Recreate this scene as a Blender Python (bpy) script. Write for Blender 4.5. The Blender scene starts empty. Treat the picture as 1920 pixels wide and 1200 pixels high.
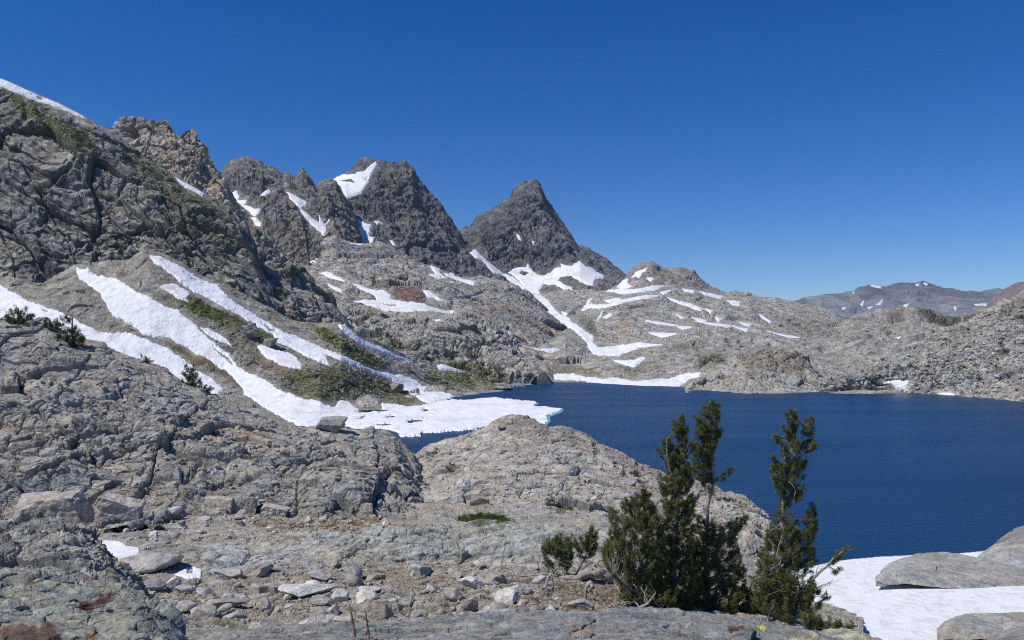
import bpy, math, random
import numpy as np

# ------------------------------------------------------------------ camera, sky, sun, exposure
scene = bpy.context.scene
H = 32.0                      # eye height above the lake, metres
F = 1600.0                    # focal length in photo pixels (1920 wide)
PITCH = math.atan(40.0 / F)
SUN_EL, SUN_AZ = math.radians(54), math.radians(-110)   # azimuth clockwise from +Y (view direction)

cam = bpy.data.cameras.new("camera")
cam.sensor_width = 36.0
cam.lens = 36.0 * F / 1920.0
cam.clip_start = 0.1
cam.clip_end = 80000
cam_o = bpy.data.objects.new("camera", cam)
cam_o.location = (0, 0, H)
cam_o.rotation_euler = (math.pi / 2 + PITCH, 0, 0)
scene.collection.objects.link(cam_o)
scene.camera = cam_o

world = bpy.data.worlds.new("World")
scene.world = world
world.use_nodes = True
wn = world.node_tree
sky = wn.nodes.new("ShaderNodeTexSky")
sky.sky_type = 'NISHITA'
sky.sun_disc = False
sky.sun_elevation = SUN_EL
sky.sun_rotation = SUN_AZ
sky.altitude = 3000
sky.air_density = 1.0
sky.dust_density = 0.0
sky.ozone_density = 3.0
bg = wn.nodes["Background"]
bg.inputs[1].default_value = 0.108
hs = wn.nodes.new("ShaderNodeHueSaturation")
hs.inputs['Saturation'].default_value = 1.38
hs.inputs['Hue'].default_value = .513
wn.links.new(sky.outputs[0], hs.inputs['Color'])
wn.links.new(hs.outputs[0], bg.inputs[0])

sun = bpy.data.lights.new("sun", 'SUN')
sun.energy = 4.0
sun.angle = math.radians(0.5)
sun.color = (1.0, 0.955, 0.89)
sun_o = bpy.data.objects.new("sun", sun)
sun_o.rotation_euler = (math.pi / 2 - SUN_EL, 0, -SUN_AZ + math.pi)
scene.collection.objects.link(sun_o)

scene.view_settings.view_transform = 'Standard'
scene.view_settings.look = 'None'
scene.view_settings.exposure = 0.0
scene.view_settings.gamma = 1.0
scene.cycles.use_denoising = False
scene.cycles.filter_width = 1.15
scene.cycles.max_bounces = 5
scene.cycles.diffuse_bounces = 2
scene.cycles.glossy_bounces = 2
scene.cycles.volume_bounces = 0
COL = scene.collection
f32 = np.float32

# ------------------------------------------------------------------ noise
_rg = np.random.default_rng(7)
_g = _rg.normal(size=(256, 3)); _g /= np.linalg.norm(_g, axis=1)[:, None]
GRAD = _g.astype(f32)
RND = _rg.random((1024, 4)).astype(f32)

def hsh(ix, iy, iz, seed):
    with np.errstate(over='ignore'):
        h = (ix.astype(np.uint32) * np.uint32(374761393) + iy.astype(np.uint32) * np.uint32(668265263)
             + iz.astype(np.uint32) * np.uint32(2246822519) + np.uint32((seed * 3266489917) & 0xffffffff))
        h = (h ^ (h >> np.uint32(13))) * np.uint32(1274126177)
        h = (h ^ (h >> np.uint32(15))) * np.uint32(2654435761)
        return h ^ (h >> np.uint32(16))

def perlin(p, seed=0):
    p = np.asarray(p, f32)
    i = np.floor(p).astype(np.int32)
    f = p - i
    u = f * f * f * (f * (f * 6 - 15) + 10)
    out = np.zeros(len(p), f32)
    for dx in (0, 1):
        wx = u[:, 0] if dx else 1 - u[:, 0]
        for dy in (0, 1):
            wy = u[:, 1] if dy else 1 - u[:, 1]
            for dz in (0, 1):
                wz = u[:, 2] if dz else 1 - u[:, 2]
                g = GRAD[hsh(i[:, 0] + dx, i[:, 1] + dy, i[:, 2] + dz, seed) & np.uint32(255)]
                out += wx * wy * wz * (g[:, 0] * (f[:, 0] - dx) + g[:, 1] * (f[:, 1] - dy) + g[:, 2] * (f[:, 2] - dz))
    return out * 1.5

def fbm(p, octs=4, seed=0, gain=.5):
    out = 0; a = 1.0
    for k in range(octs):
        out = out + a * perlin(p * (2.03 ** k), seed + k); a *= gain
    return out

def ridged(p, octs=4, seed=0, gain=.5):
    out = 0; a = 1.0
    for k in range(octs):
        out = out + a * (0.55 - 1.6 * np.abs(perlin(p * (2.07 ** k), seed + k))); a *= gain
    return out

def worley(p, seed=0):
    """nearest feature point: returns F1, F2, random per cell, facet plane value"""
    p = np.asarray(p, f32)
    n = len(p)
    i = np.floor(p).astype(np.int32)
    f1 = np.full(n, 9, f32); f2 = np.full(n, 9, f32)
    rid = np.zeros(n, np.uint32); fac = np.zeros(n, f32)
    for dx in (-1, 0, 1):
        for dy in (-1, 0, 1):
            for dz in (-1, 0, 1):
                h = hsh(i[:, 0] + dx, i[:, 1] + dy, i[:, 2] + dz, seed)
                r = RND[h & np.uint32(1023)]
                ox = p[:, 0] - (i[:, 0] + dx + r[:, 0]); oy = p[:, 1] - (i[:, 1] + dy + r[:, 1]); oz = p[:, 2] - (i[:, 2] + dz + r[:, 2])
                d = np.sqrt(ox * ox + oy * oy + oz * oz)
                m = d < f1
                f2 = np.where(m, f1, np.minimum(f2, d))
                f1 = np.where(m, d, f1)
                g = GRAD[(h >> np.uint32(10)) & np.uint32(255)]
                fac = np.where(m, ox * g[:, 0] + oy * g[:, 1] + oz * g[:, 2], fac)
                rid = np.where(m, h, rid)
    return f1, f2, ((rid >> np.uint32(18)) & np.uint32(1023)).astype(f32) / 1023.0, fac

def sstep(a, b, x):
    t = np.clip((x - a) / (b - a), 0, 1)
    return t * t * (3 - 2 * t)

import threading
from concurrent.futures import ThreadPoolExecutor
CUR = threading.local()     # vertex spacing of the sheet being built: detail finer than its mesh is left to the bump
def rock_disp(P, L, amp, stretch=(1, 1, 1), ridge=.4, block=.6, fine=.12, seed=0, dip=0.0, octs=4, strata=0.0, joints=0.0, jset=((1, .15, .35, 1.0), (-.3, .2, 1, 1.3), (.25, 1, .1, 1.6))):
    q = P.astype(np.float64) / L
    if dip:
        c, s = math.cos(dip), math.sin(dip)
        q = np.stack([q[:, 0] * c + q[:, 2] * s, q[:, 1], -q[:, 0] * s + q[:, 2] * c], 1)
    q = (q / np.array(stretch)).astype(f32)
    sp = CUR.sp / L
    wt = lambda lam: sstep(.8, 2.4, lam / sp)
    w = np.stack([perlin(q * .8 + 31.7, seed + 50), perlin(q * .8 + 71.3, seed + 51), perlin(q * .8 + 11.1, seed + 52)], 1)
    qw = q + .3 * w
    rough = .45 + .55 * sstep(-.25, .3, perlin(q * .37 + 3.3, seed + 60))
    out = np.zeros(len(q)); a = ridge
    for k in range(octs + 1):
        fr = .5 * 2.07 ** k
        out += a * (rough if k > 1 else 1) * wt(1 / fr) * (0.55 - 1.6 * np.abs(perlin(qw * fr, seed + 1 + k))); a *= .5
    if strata:
        t = (qw[:, 2] * 1.6 + .5 * w[:, 0] + .25 * qw[:, 0])
        fr = t - np.floor(t)
        out += strata * wt(.6) * (sstep(0, .75, fr) - sstep(.86, 1, fr) - .4)
    if block:
        for fr, g, off in ((1.0, 1.0, 0.0), (2.7, .42, 5.5), (6.8, .17, 9.1)):
            wk = wt(1 / fr) * g * (1 if fr == 1 else rough)
            if wk.max() <= 0: break
            f1, f2, r, t = worley(qw * fr + off, seed + 11 + int(fr))
            out += block * wk * (.75 * (r - .5) + 1.25 * t - .5 * (1 - sstep(0, .10, f2 - f1)))
    if joints:
        for k, (nx, ny, nz, spc) in enumerate(jset):
            ln_ = math.sqrt(nx * nx + ny * ny + nz * nz)
            t = (q[:, 0] * nx + q[:, 1] * ny + q[:, 2] * nz) / ln_ / spc + .10 * w[:, k]
            i = np.floor(t); fr = t - i
            r = RND[(i.astype(np.int64) * 7919 + seed * 31 + k * 131) & 1023, k]
            edge = np.minimum(fr, 1 - fr)
            out += joints * wt(.35 * spc) * ((r - .5) * .9 + (fr - .5) * (r - .4) * .8 - .24 * (1 - sstep(0, .035, edge)))
    if fine:
        out += fine * wt(1 / 7) * perlin(q * 7, seed + 21)
    return amp * out

def run_disp(disp, P, x, y, sp, step=16000):
    def job(i):
        CUR.sp = sp[i:i + step]
        return disp(P[i:i + step], x[i:i + step], y[i:i + step])
    with ThreadPoolExecutor(4) as ex:
        return np.concatenate(list(ex.map(job, range(0, len(P), step))))

# ------------------------------------------------------------------ picture geometry: pixel + distance -> world
_ca, _sa = math.cos(PITCH), math.sin(PITCH)
def slopes(x, y):
    u = (np.asarray(x, float) - 960) / F; v = (600 - np.asarray(y, float)) / F
    den = _ca - v * _sa
    return u / den, (_sa + v * _ca) / den
def at(x, y, d):
    sx, sz = slopes(x, y)
    return np.stack([sx * d, np.asarray(d, float) + 0 * sx, H + sz * d], -1)
def depth_at_z(y, z):
    return (z - H) / slopes(0, y)[1]

# ------------------------------------------------------------------ polygons
def poly_sd(x, y, poly):
    """signed distance in pixels, positive inside"""
    poly = np.asarray(poly, float)
    n = len(x)
    out = np.full(n, -99.0)
    x0, y0 = poly.min(0) - 30; x1, y1 = poly.max(0) + 30
    m = np.nonzero((x > x0) & (x < x1) & (y > y0) & (y < y1))[0]
    if len(m) == 0: return out
    X, Y = x[m], y[m]
    d2 = np.full(len(m), 1e9); ins = np.zeros(len(m), bool)
    for a, b in zip(poly, np.roll(poly, -1, 0)):
        e = b - a; w0 = X - a[0]; w1 = Y - a[1]
        t = np.clip((w0 * e[0] + w1 * e[1]) / max(e @ e, 1e-9), 0, 1)
        d2 = np.minimum(d2, (w0 - t * e[0]) ** 2 + (w1 - t * e[1]) ** 2)
        if a[1] != b[1]:
            c = (a[1] > Y) != (b[1] > Y)
            ins ^= c & (X < (b[0] - a[0]) * (Y - a[1]) / (b[1] - a[1]) + a[0])
    d = np.sqrt(d2)
    out[m] = np.where(ins, d, -d)
    return out

def warp_xy(x, y, amp=2.2, s=14.0, seed=3):
    q = np.stack([x / s, y / s, 0 * x + .5], 1).astype(f32)
    q2 = q * 3.1
    return (x + amp * perlin(q, seed) + amp * .5 * perlin(q2, seed + 1), y + amp * perlin(q, seed + 2) + amp * .5 * perlin(q2, seed + 3))

# ------------------------------------------------------------------ mesh output
def tag(o, label=None, cat=None, group=None, kind=None):
    if label: o['label'] = label
    if cat: o['category'] = cat
    if group: o['group'] = group
    if kind: o['kind'] = kind
    return o

def mesh_obj(name, verts, faces, mat, parent=None, col=None, smooth=True, link=True):
    """faces: int array (n,4) or (n,3), or a list of such arrays"""
    me = bpy.data.meshes.new(name)
    if isinstance(faces, np.ndarray): faces = [faces]
    faces = [f for f in faces if len(f)]
    verts = np.ascontiguousarray(verts, f32)
    me.vertices.add(len(verts)); me.vertices.foreach_set('co', verts.ravel())
    nl = sum(f.size for f in faces); nf = sum(len(f) for f in faces)
    me.loops.add(nl); me.polygons.add(nf)
    me.loops.foreach_set('vertex_index', np.concatenate([f.ravel() for f in faces]).astype(np.int32))
    tot = np.concatenate([np.full(len(f), f.shape[1], np.int32) for f in faces])
    me.polygons.foreach_set('loop_start', np.concatenate([[0], np.cumsum(tot)[:-1]]).astype(np.int32))
    me.polygons.foreach_set('loop_total', tot)
    me.polygons.foreach_set('use_smooth', np.full(nf, smooth, bool))
    me.update(calc_edges=True)
    if col is not None:
        a = me.color_attributes.new('col', 'FLOAT_COLOR', 'POINT')
        c = np.ones((len(verts), 4), f32); c[:, :3] = col
        a.data.foreach_set('color', c.ravel())
    me.materials.append(mat)
    o = bpy.data.objects.new(name, me)
    if link: COL.objects.link(o)
    if parent is not None: o.parent = parent
    return o

def grid_faces(R, C, keep=None):
    i = np.arange(R * C).reshape(R, C)
    q = np.stack([i[:-1, :-1], i[1:, :-1], i[1:, 1:], i[:-1, 1:]], -1).reshape(-1, 4)
    return q if keep is None else q[keep.ravel()]

def compact(verts, faces, *extra):
    used = np.unique(faces)
    remap = np.full(len(verts), -1, np.int64); remap[used] = np.arange(len(used))
    return (verts[used], remap[faces]) + tuple(e[used] for e in extra)

# ------------------------------------------------------------------ materials
def new_mat(name):
    m = bpy.data.materials.new(name); m.use_nodes = True
    nt = m.node_tree
    b = nt.nodes["Principled BSDF"]
    return m, nt, b

def N(nt, kind, **kw):
    n = nt.nodes.new(kind)
    for k, v in kw.items():
        if k.startswith('i_'): n.inputs[k[2:].replace('_', ' ')].default_value = v
        else: setattr(n, k, v)
    return n

def ramp(nt, src, stops):
    r = nt.nodes.new("ShaderNodeValToRGB")
    while len(r.color_ramp.elements) < len(stops): r.color_ramp.elements.new(.5)
    for e, (p, c) in zip(r.color_ramp.elements, stops):
        e.position = p; e.color = (c if len(c) == 4 else (*c, 1))
    nt.links.new(src, r.inputs[0])
    return r.outputs[0]

def mul(nt, a, b, fac=1.0, mode='MULTIPLY'):
    m = N(nt, "ShaderNodeMix", data_type='RGBA', blend_type=mode)
    m.inputs[0].default_value = fac
    nt.links.new(a, m.inputs[6]); nt.links.new(b, m.inputs[7])
    return m.outputs[2]

def rock_mat(name, s, bump=.6, contrast=1.0, use_col=True, base=(.3, .28, .25)):
    """mottled stone, s = size of the main mottling in metres; colour from the mesh's own stone colour"""
    m, nt, b = new_mat(name)
    g = N(nt, "ShaderNodeNewGeometry") if use_col else N(nt, "ShaderNodeTexCoord")
    pos = g.outputs['Position'] if use_col else g.outputs['Object']
    if use_col:
        c0 = N(nt, "ShaderNodeAttribute", attribute_name='col').outputs['Color']
    else:
        rgb = N(nt, "ShaderNodeRGB"); rgb.outputs[0].default_value = (*base, 1); c0 = rgb.outputs[0]
    def noise(scale, det=6, rough=.65):
        n = N(nt, "ShaderNodeTexNoise", i_Scale=scale, i_Detail=det, i_Roughness=rough)
        nt.links.new(pos, n.inputs['Vector']); return n.outputs['Fac']
    k = .27 * contrast
    v1 = ramp(nt, noise(1 / s), [(.3, (1 - 1.5 * k,) * 3), (.5, (1, 1, 1)), (.72, (1 + 1.6 * k,) * 3)])
    v2 = ramp(nt, noise(5 / s, 5, .7), [(.32, (1 - 1.6 * k, 1 - 1.6 * k, 1 - 1.5 * k)), (.5, (1, 1, 1)), (.7, (1 + 1.5 * k, 1 + 1.4 * k, 1 + 1.2 * k))])
    v3 = ramp(nt, noise(.45 / s, 4), [(.35, (1.06, .99, .90)), (.65, (.95, 1.0, 1.06))])
    c = mul(nt, mul(nt, mul(nt, c0, v1), v2), v3)
    nt.links.new(c, b.inputs['Base Color'])
    b.inputs['Roughness'].default_value = .88
    b.inputs['Specular IOR Level'].default_value = .2
    bp = N(nt, "ShaderNodeBump", i_Strength=bump, i_Distance=s * .12)
    nt.links.new(noise(7 / s, 6, .72), bp.inputs['Height'])
    nt.links.new(bp.outputs[0], b.inputs['Normal'])
    return m

def snow_mat(name, s, tint=(.86, .87, .89)):
    m, nt, b = new_mat(name)
    g = N(nt, "ShaderNodeNewGeometry")
    c0 = N(nt, "ShaderNodeAttribute", attribute_name='col').outputs['Color']
    n = N(nt, "ShaderNodeTexNoise", i_Scale=1 / s, i_Detail=6, i_Roughness=.6)
    nt.links.new(g.outputs['Position'], n.inputs['Vector'])
    v = ramp(nt, n.outputs['Fac'], [(.3, (.90, .90, .91)), (.6, (1, 1, 1))])
    nt.links.new(mul(nt, c0, v), b.inputs['Base Color'])
    b.inputs['Roughness'].default_value = .7
    b.inputs['Specular IOR Level'].default_value = .15
    n2 = N(nt, "ShaderNodeTexNoise", i_Scale=2.2 / s, i_Detail=4, i_Roughness=.6)
    nt.links.new(g.outputs['Position'], n2.inputs['Vector'])
    bp = N(nt, "ShaderNodeBump", i_Strength=.6, i_Distance=s * .2)
    nt.links.new(n2.outputs['Fac'], bp.inputs['Height']); nt.links.new(bp.outputs[0], b.inputs['Normal'])
    return m

def plain_mat(name, color, rough=.8, var=.25, s=.3, spec=.2, bump=0.3):
    m, nt, b = new_mat(name)
    g = N(nt, "ShaderNodeNewGeometry")
    n = N(nt, "ShaderNodeTexNoise", i_Scale=1 / s, i_Detail=5, i_Roughness=.65)
    nt.links.new(g.outputs['Position'], n.inputs['Vector'])
    c = np.array(color)
    nt.links.new(ramp(nt, n.outputs['Fac'], [(.3, tuple(c * (1 - var))), (.7, tuple(c * (1 + var)))]), b.inputs['Base Color'])
    b.inputs['Roughness'].default_value = rough
    b.inputs['Specular IOR Level'].default_value = spec
    if bump:
        bp = N(nt, "ShaderNodeBump", i_Strength=bump, i_Distance=s * .2)
        nt.links.new(n.outputs['Fac'], bp.inputs['Height']); nt.links.new(bp.outputs[0], b.inputs['Normal'])
    return m

def leaf_mat(name, dark, light, s):
    """foliage: own colour varies from clump to clump, a little light shines through"""
    m, nt, b = new_mat(name)
    g = N(nt, "ShaderNodeNewGeometry")
    n = N(nt, "ShaderNodeTexNoise", i_Scale=1 / s, i_Detail=3, i_Roughness=.7)
    nt.links.new(g.outputs['Position'], n.inputs['Vector'])
    c = ramp(nt, n.outputs['Fac'], [(.35, dark), (.65, light)])
    nt.links.new(c, b.inputs['Base Color'])
    b.inputs['Roughness'].default_value = .55
    b.inputs['Specular IOR Level'].default_value = .3
    tr = N(nt, "ShaderNodeBsdfTranslucent"); nt.links.new(c, tr.inputs[0])
    mx = N(nt, "ShaderNodeMixShader"); mx.inputs[0].default_value = .38
    nt.links.new(b.outputs[0], mx.inputs[1]); nt.links.new(tr.outputs[0], mx.inputs[2])
    nt.links.new(mx.outputs[0], nt.nodes["Material Output"].inputs[0])
    return m

# ------------------------------------------------------------------ terrain sheets lofted through contour lines
def pchip(Y, T):
    """Y (K,C) on knots 0..K-1, T (n,) or (n,C) -> (n,C), monotone cubic"""
    K, C = Y.shape
    d = np.diff(Y, axis=0)
    m = np.zeros_like(Y)
    if K > 2:
        a, b = d[:-1], d[1:]
        same = a * b > 0
        m[1:-1] = np.where(same, 2 * a * b / np.where(same, a + b, 1), 0)
    m[0] = d[0]; m[-1] = d[-1]
    T = np.broadcast_to(T[:, None] if T.ndim == 1 else T, (len(T), C))
    k = np.clip(np.floor(T).astype(int), 0, K - 2); t = T - k
    c = np.broadcast_to(np.arange(C), k.shape)
    return ((2 * t ** 3 - 3 * t ** 2 + 1) * Y[k, c] + (t ** 3 - 2 * t ** 2 + t) * m[k, c]
            + (-2 * t ** 3 + 3 * t ** 2) * Y[k + 1, c] + (t ** 3 - t ** 2) * m[k + 1, c])

def blur(A, n):
    for ax in (0, 1):
        pad = [(n, n) if k == ax else (0, 0) for k in range(A.ndim)]
        B = np.cumsum(np.pad(A, pad, mode='edge'), axis=ax)
        B = np.concatenate([np.zeros_like(np.take(B, [0], ax)), B], ax)
        hi = np.take(B, np.arange(2 * n + 1, B.shape[ax]), ax); lo = np.take(B, np.arange(0, B.shape[ax] - 2 * n - 1), ax)
        A = (hi - lo) / (2 * n + 1)
    return A

def grid_normals(P):
    a = np.gradient(P, axis=1); b = np.gradient(P, axis=0)
    n = np.cross(b, a)
    n /= np.linalg.norm(n, axis=-1, keepdims=True) + 1e-9
    return n

LAYERS = {}
class Layer:
    """lines: far to near; each = (list of (x, y) or (x, y, d), d) with d a number, 'W' for the waterline or ('U', z) for a point at height z"""
    def __init__(s, key, lines, x0, x1):
        s.key, s.lines, s.x0, s.x1 = key, lines, x0, x1
        s.snow = []
        LAYERS[key] = s
    def knots(s, xs):
        Y, D = [], []
        for pts, dflt in s.lines:
            px = np.array([p[0] for p in pts], float)
            y = np.interp(xs, px, [p[1] for p in pts])
            if dflt == 'W': d = depth_at_z(y, 0.0)
            elif isinstance(dflt, tuple): d = depth_at_z(y, dflt[1])
            else: d = np.interp(xs, px, [p[2] if len(p) > 2 else dflt for p in pts])
            Y.append(y); D.append(d)
        Y = np.array(Y); D = np.array(D)
        for k in range(1, len(Y)): Y[k] = np.maximum(Y[k], Y[k - 1] + .3)
        return Y, np.log(D)
    def surf(s, xs, T):
        Y, D = s.knots(xs)
        return pchip(Y, T), np.exp(pchip(D, T))
    def depth(s, xg, yg):
        """distance of the undisplaced sheet under each pixel of the columns xg (C) and rows yg (R); nan above the crest"""
        T = np.linspace(0, len(s.lines) - 1, 90 * (len(s.lines) - 1))
        Y, D = s.surf(xg, T)
        out = np.full((len(yg), len(xg)), np.nan)
        for c in range(len(xg)):
            out[:, c] = np.interp(yg, Y[:, c], D[:, c], left=np.nan)
        return out
    def point(s, x, y):
        d = s.depth(np.array([float(x)]), np.array([float(y)]))[0, 0]
        if np.isnan(d):
            Y, D = s.surf(np.array([float(x)]), np.array([0.0])); d = D[0, 0]; y = Y[0, 0]
        return at(x, y, d)
    def points(s, x, y):
        return np.array([s.point(a, b) for a, b in zip(x, y)])

def project_y(P):
    """photo row of world points"""
    sz = (P[..., 2] - H) / P[..., 1]
    return 600 - F * (sz * _ca - _sa) / (_ca + sz * _sa)

def spacing(P):
    ra = np.linalg.norm(np.gradient(P, axis=0), axis=-1)
    rb = np.abs(P[:, 1:2, 0] / P[:, 1:2, 1] - P[:, :1, 0] / P[:, :1, 1]) * P[..., 1]
    return np.maximum(np.minimum(ra, 6 * rb), rb).ravel()

def snow_mask(L, x, y):
    sm = np.zeros(len(x))
    if L.snow:
        wx, wy = warp_xy(x, y)
        for poly, holes in L.snow:
            sd = poly_sd(wx, wy, poly)
            for h in holes: sd = np.minimum(sd, -poly_sd(wx, wy, h))
            sm = np.maximum(sm, sstep(-13, 2, sd))
    return sm

def displaced(L, xs, T, disp, nblur, snow_flat, back):
    Y, D = L.surf(xs, T)
    X = np.broadcast_to(xs, Y.shape)
    P = at(X, Y, D)
    if L.key in ('talus', 'shorehill', 'cliffband'): P[..., 2] = np.minimum.accumulate(P[..., 2], 0)
    nb = 0
    if back:
        dd, dz = back
        w = np.array([1.0, .75, .55, .4, .28, .18, .1, .05, .02])
        sx = P[0, :, 0] / P[0, :, 1]
        rows = []
        for t in w:
            d = P[0, :, 1] + dd * t
            rows.append(np.stack([sx * d, d, P[0, :, 2] - dz * t ** 1.4], -1))
        P = np.concatenate([np.array(rows), P]); nb = len(w)
        X = np.concatenate([np.repeat(X[:1], nb, 0), X]); Y = np.concatenate([np.repeat(Y[:1] - 2, nb, 0), Y])
    nrm = grid_normals(blur(P, nblur)).reshape(-1, 3)
    x, y = X.ravel(), Y.ravel()
    pf = P.reshape(-1, 3)
    sm = snow_mask(L, x, y)
    shore = .3 + .7 * sstep(-1, 4, pf[:, 2]) if L.wet else 1.0
    px_m = P[..., 1].ravel() / F
    dv = run_disp(disp, pf, x, y, spacing(P)) * shore
    low = np.zeros(P.shape[:2])
    if L.snow:          # snow lies on the broad relief only, so keep that and flatten the rest beneath it
        r_ = np.unique(np.append(np.arange(0, P.shape[0], 5), P.shape[0] - 1)); c_ = np.unique(np.append(np.arange(0, P.shape[1], 5), P.shape[1] - 1))
        ps = P[np.ix_(r_, c_)]
        lo = run_disp(disp, ps.reshape(-1, 3), X[np.ix_(r_, c_)].ravel(), Y[np.ix_(r_, c_)].ravel(), ps[..., 1].ravel() / F * 45).reshape(ps.shape[:2])
        lo = blur(blur(lo, 2), 1)
        lo = np.stack([np.interp(np.arange(P.shape[1]), c_, q) for q in lo])
        low = np.stack([np.interp(np.arange(P.shape[0]), r_, lo[:, c]) for c in range(P.shape[1])], 1) * (sstep(1, 10, P[..., 2]) if L.wet else 1)
        dv = low.ravel() + (dv - low.ravel()) * (1 - snow_flat * sm)
    V = pf + nrm * (dv - sm * 1.0 * px_m)[:, None]
    L.low = low; L.lowY = Y; L.lowx = xs
    return P, X, Y, nb, V.reshape(P.shape), px_m, sm

def build_layer(L, name, label, mat, color, disp, step=1.5, back=None, tints=(), color2=None, cscale=None,
                snow_flat=.95, dark_steep=0.0, cat=None, kind='structure', nblur=3, gain=None, flat=True):
    sx, sy = step if isinstance(step, tuple) else (step, step)
    L.wet = any(isinstance(d, tuple) or d == 'W' for _, d in L.lines)
    xs = np.arange(L.x0, L.x1 + sx, sx)
    def knots_t(xs, sy):
        Yk, _ = L.knots(xs); T = []
        for k in range(len(Yk) - 1):
            n = max(2, int(math.ceil(np.percentile(Yk[k + 1] - Yk[k], 85) / sy)))
            T.append(k + np.arange(n) / n)
        return np.concatenate(T + [[len(Yk) - 1]])
    # first a coarse pass: find where rock faces rise, and give those faces more rows
    xc = np.linspace(xs[0], xs[-1], max(8, len(xs) // 3)); Tc = knots_t(xc, sy * 1.6)
    V0 = displaced(L, xc, Tc, disp, max(1, nblur // 2), snow_flat, None)[4]
    yy = project_y(V0)
    arc = np.abs(np.diff(yy, axis=0)) + .25 * sy
    arc = blur(blur(arc, 5), 5)
    arc = .6 * arc + .4 * arc.mean(1, keepdims=True)
    cum = np.concatenate([np.zeros((1, arc.shape[1])), np.cumsum(arc, 0)])
    n = int(np.percentile(cum[-1], 60) / sy)
    n = min(n, int(1.9 * len(Tc) * 1.6))
    Tm = np.stack([np.interp(np.linspace(0, cum[-1, c], n), cum[:, c], Tc) for c in range(len(xc))], 1)
    k = 6; pad = np.pad(Tm, ((0, 0), (k, k)), mode='edge'); Tm = sum(pad[:, j:j + Tm.shape[1]] for j in range(2 * k + 1)) / (2 * k + 1)
    f = (xs - xc[0]) / (xc[1] - xc[0]); i = np.clip(f.astype(int), 0, len(xc) - 2); f = f - i
    T = Tm[:, i] * (1 - f) + Tm[:, i + 1] * f
    P, X, Y, nb, V, px_m, sm = displaced(L, xs, T, disp, nblur, snow_flat, back)
    x, y = X.ravel(), Y.ravel(); pf = P.reshape(-1, 3)
    R, C = P.shape[:2]
    # stone colour
    c = np.broadcast_to(np.array(color, float), (len(x), 3)).copy()
    cs = cscale or 40 * np.median(P[nb:, :, 1]) / F
    if color2 is not None:
        t = sstep(-.25, .35, fbm((pf / (np.array([.5, .5, 2.2]) * cs if mat.name == 'peak_rock' else cs)).astype(f32), 5, 91))
        c = c * (1 - t[:, None]) + np.array(color2) * t[:, None]
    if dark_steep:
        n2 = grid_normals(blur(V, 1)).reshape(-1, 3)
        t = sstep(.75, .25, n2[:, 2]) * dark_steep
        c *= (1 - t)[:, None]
    gain = GAIN.get(mat.name, 1.0) if gain is None else gain
    c = c * gain
    c = (c * (1 - DESAT) + c.mean(1, keepdims=True) * DESAT) * np.array([.985, 1.0, .975])
    for tn in tints:
        poly, tc, soft, strength = tn[:4]
        ww = warp_xy(x, y, *(tn[4] if len(tn) > 4 else (6, 22)))
        t = sstep(-soft, soft, poly_sd(ww[0], ww[1], poly)) * strength
        sp = tn[5] if len(tn) > 5 else .5
        if sp:
            t = t * sstep(-.45, .2, fbm((pf / (px_m[:, None] * 9)).astype(f32), 3, 77) + (1 - sp) * .9)
        tc = np.array(tc) * (gain if min(tc) > .12 else 1)
        c = c * (1 - t[:, None]) + tc * t[:, None]
    L.V = V; L.xg = X; L.yg = Y; L.nb = nb; L.xs = xs
    o = mesh_obj(name, V.reshape(-1, 3), grid_faces(R, C), mat, col=np.clip(c, 0, .6), smooth=not flat)
    tag(o, label, cat or 'terrain', kind=kind)
    return o

def on_ground(L, x, y):
    """a point of the finished (displaced) sheet close to pixel x, y"""
    c = int(np.clip(round((x - L.xs[0]) / (L.xs[1] - L.xs[0])), 0, len(L.xs) - 1))
    r = int(np.argmin(np.abs(L.yg[L.nb:, c] - y))) + L.nb
    return L.V[r, c].copy()

SNOWS = []
def snow(layer, poly, label, group=None, thick=2.1, pink=0.0, holes=(), cat='snow patch', name='snow_patch', ragged=2.2):
    LAYERS[layer].snow.append((poly, list(holes)))
    SNOWS.append((layer, poly, label, group, thick, pink, holes, cat, name, ragged))

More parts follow.
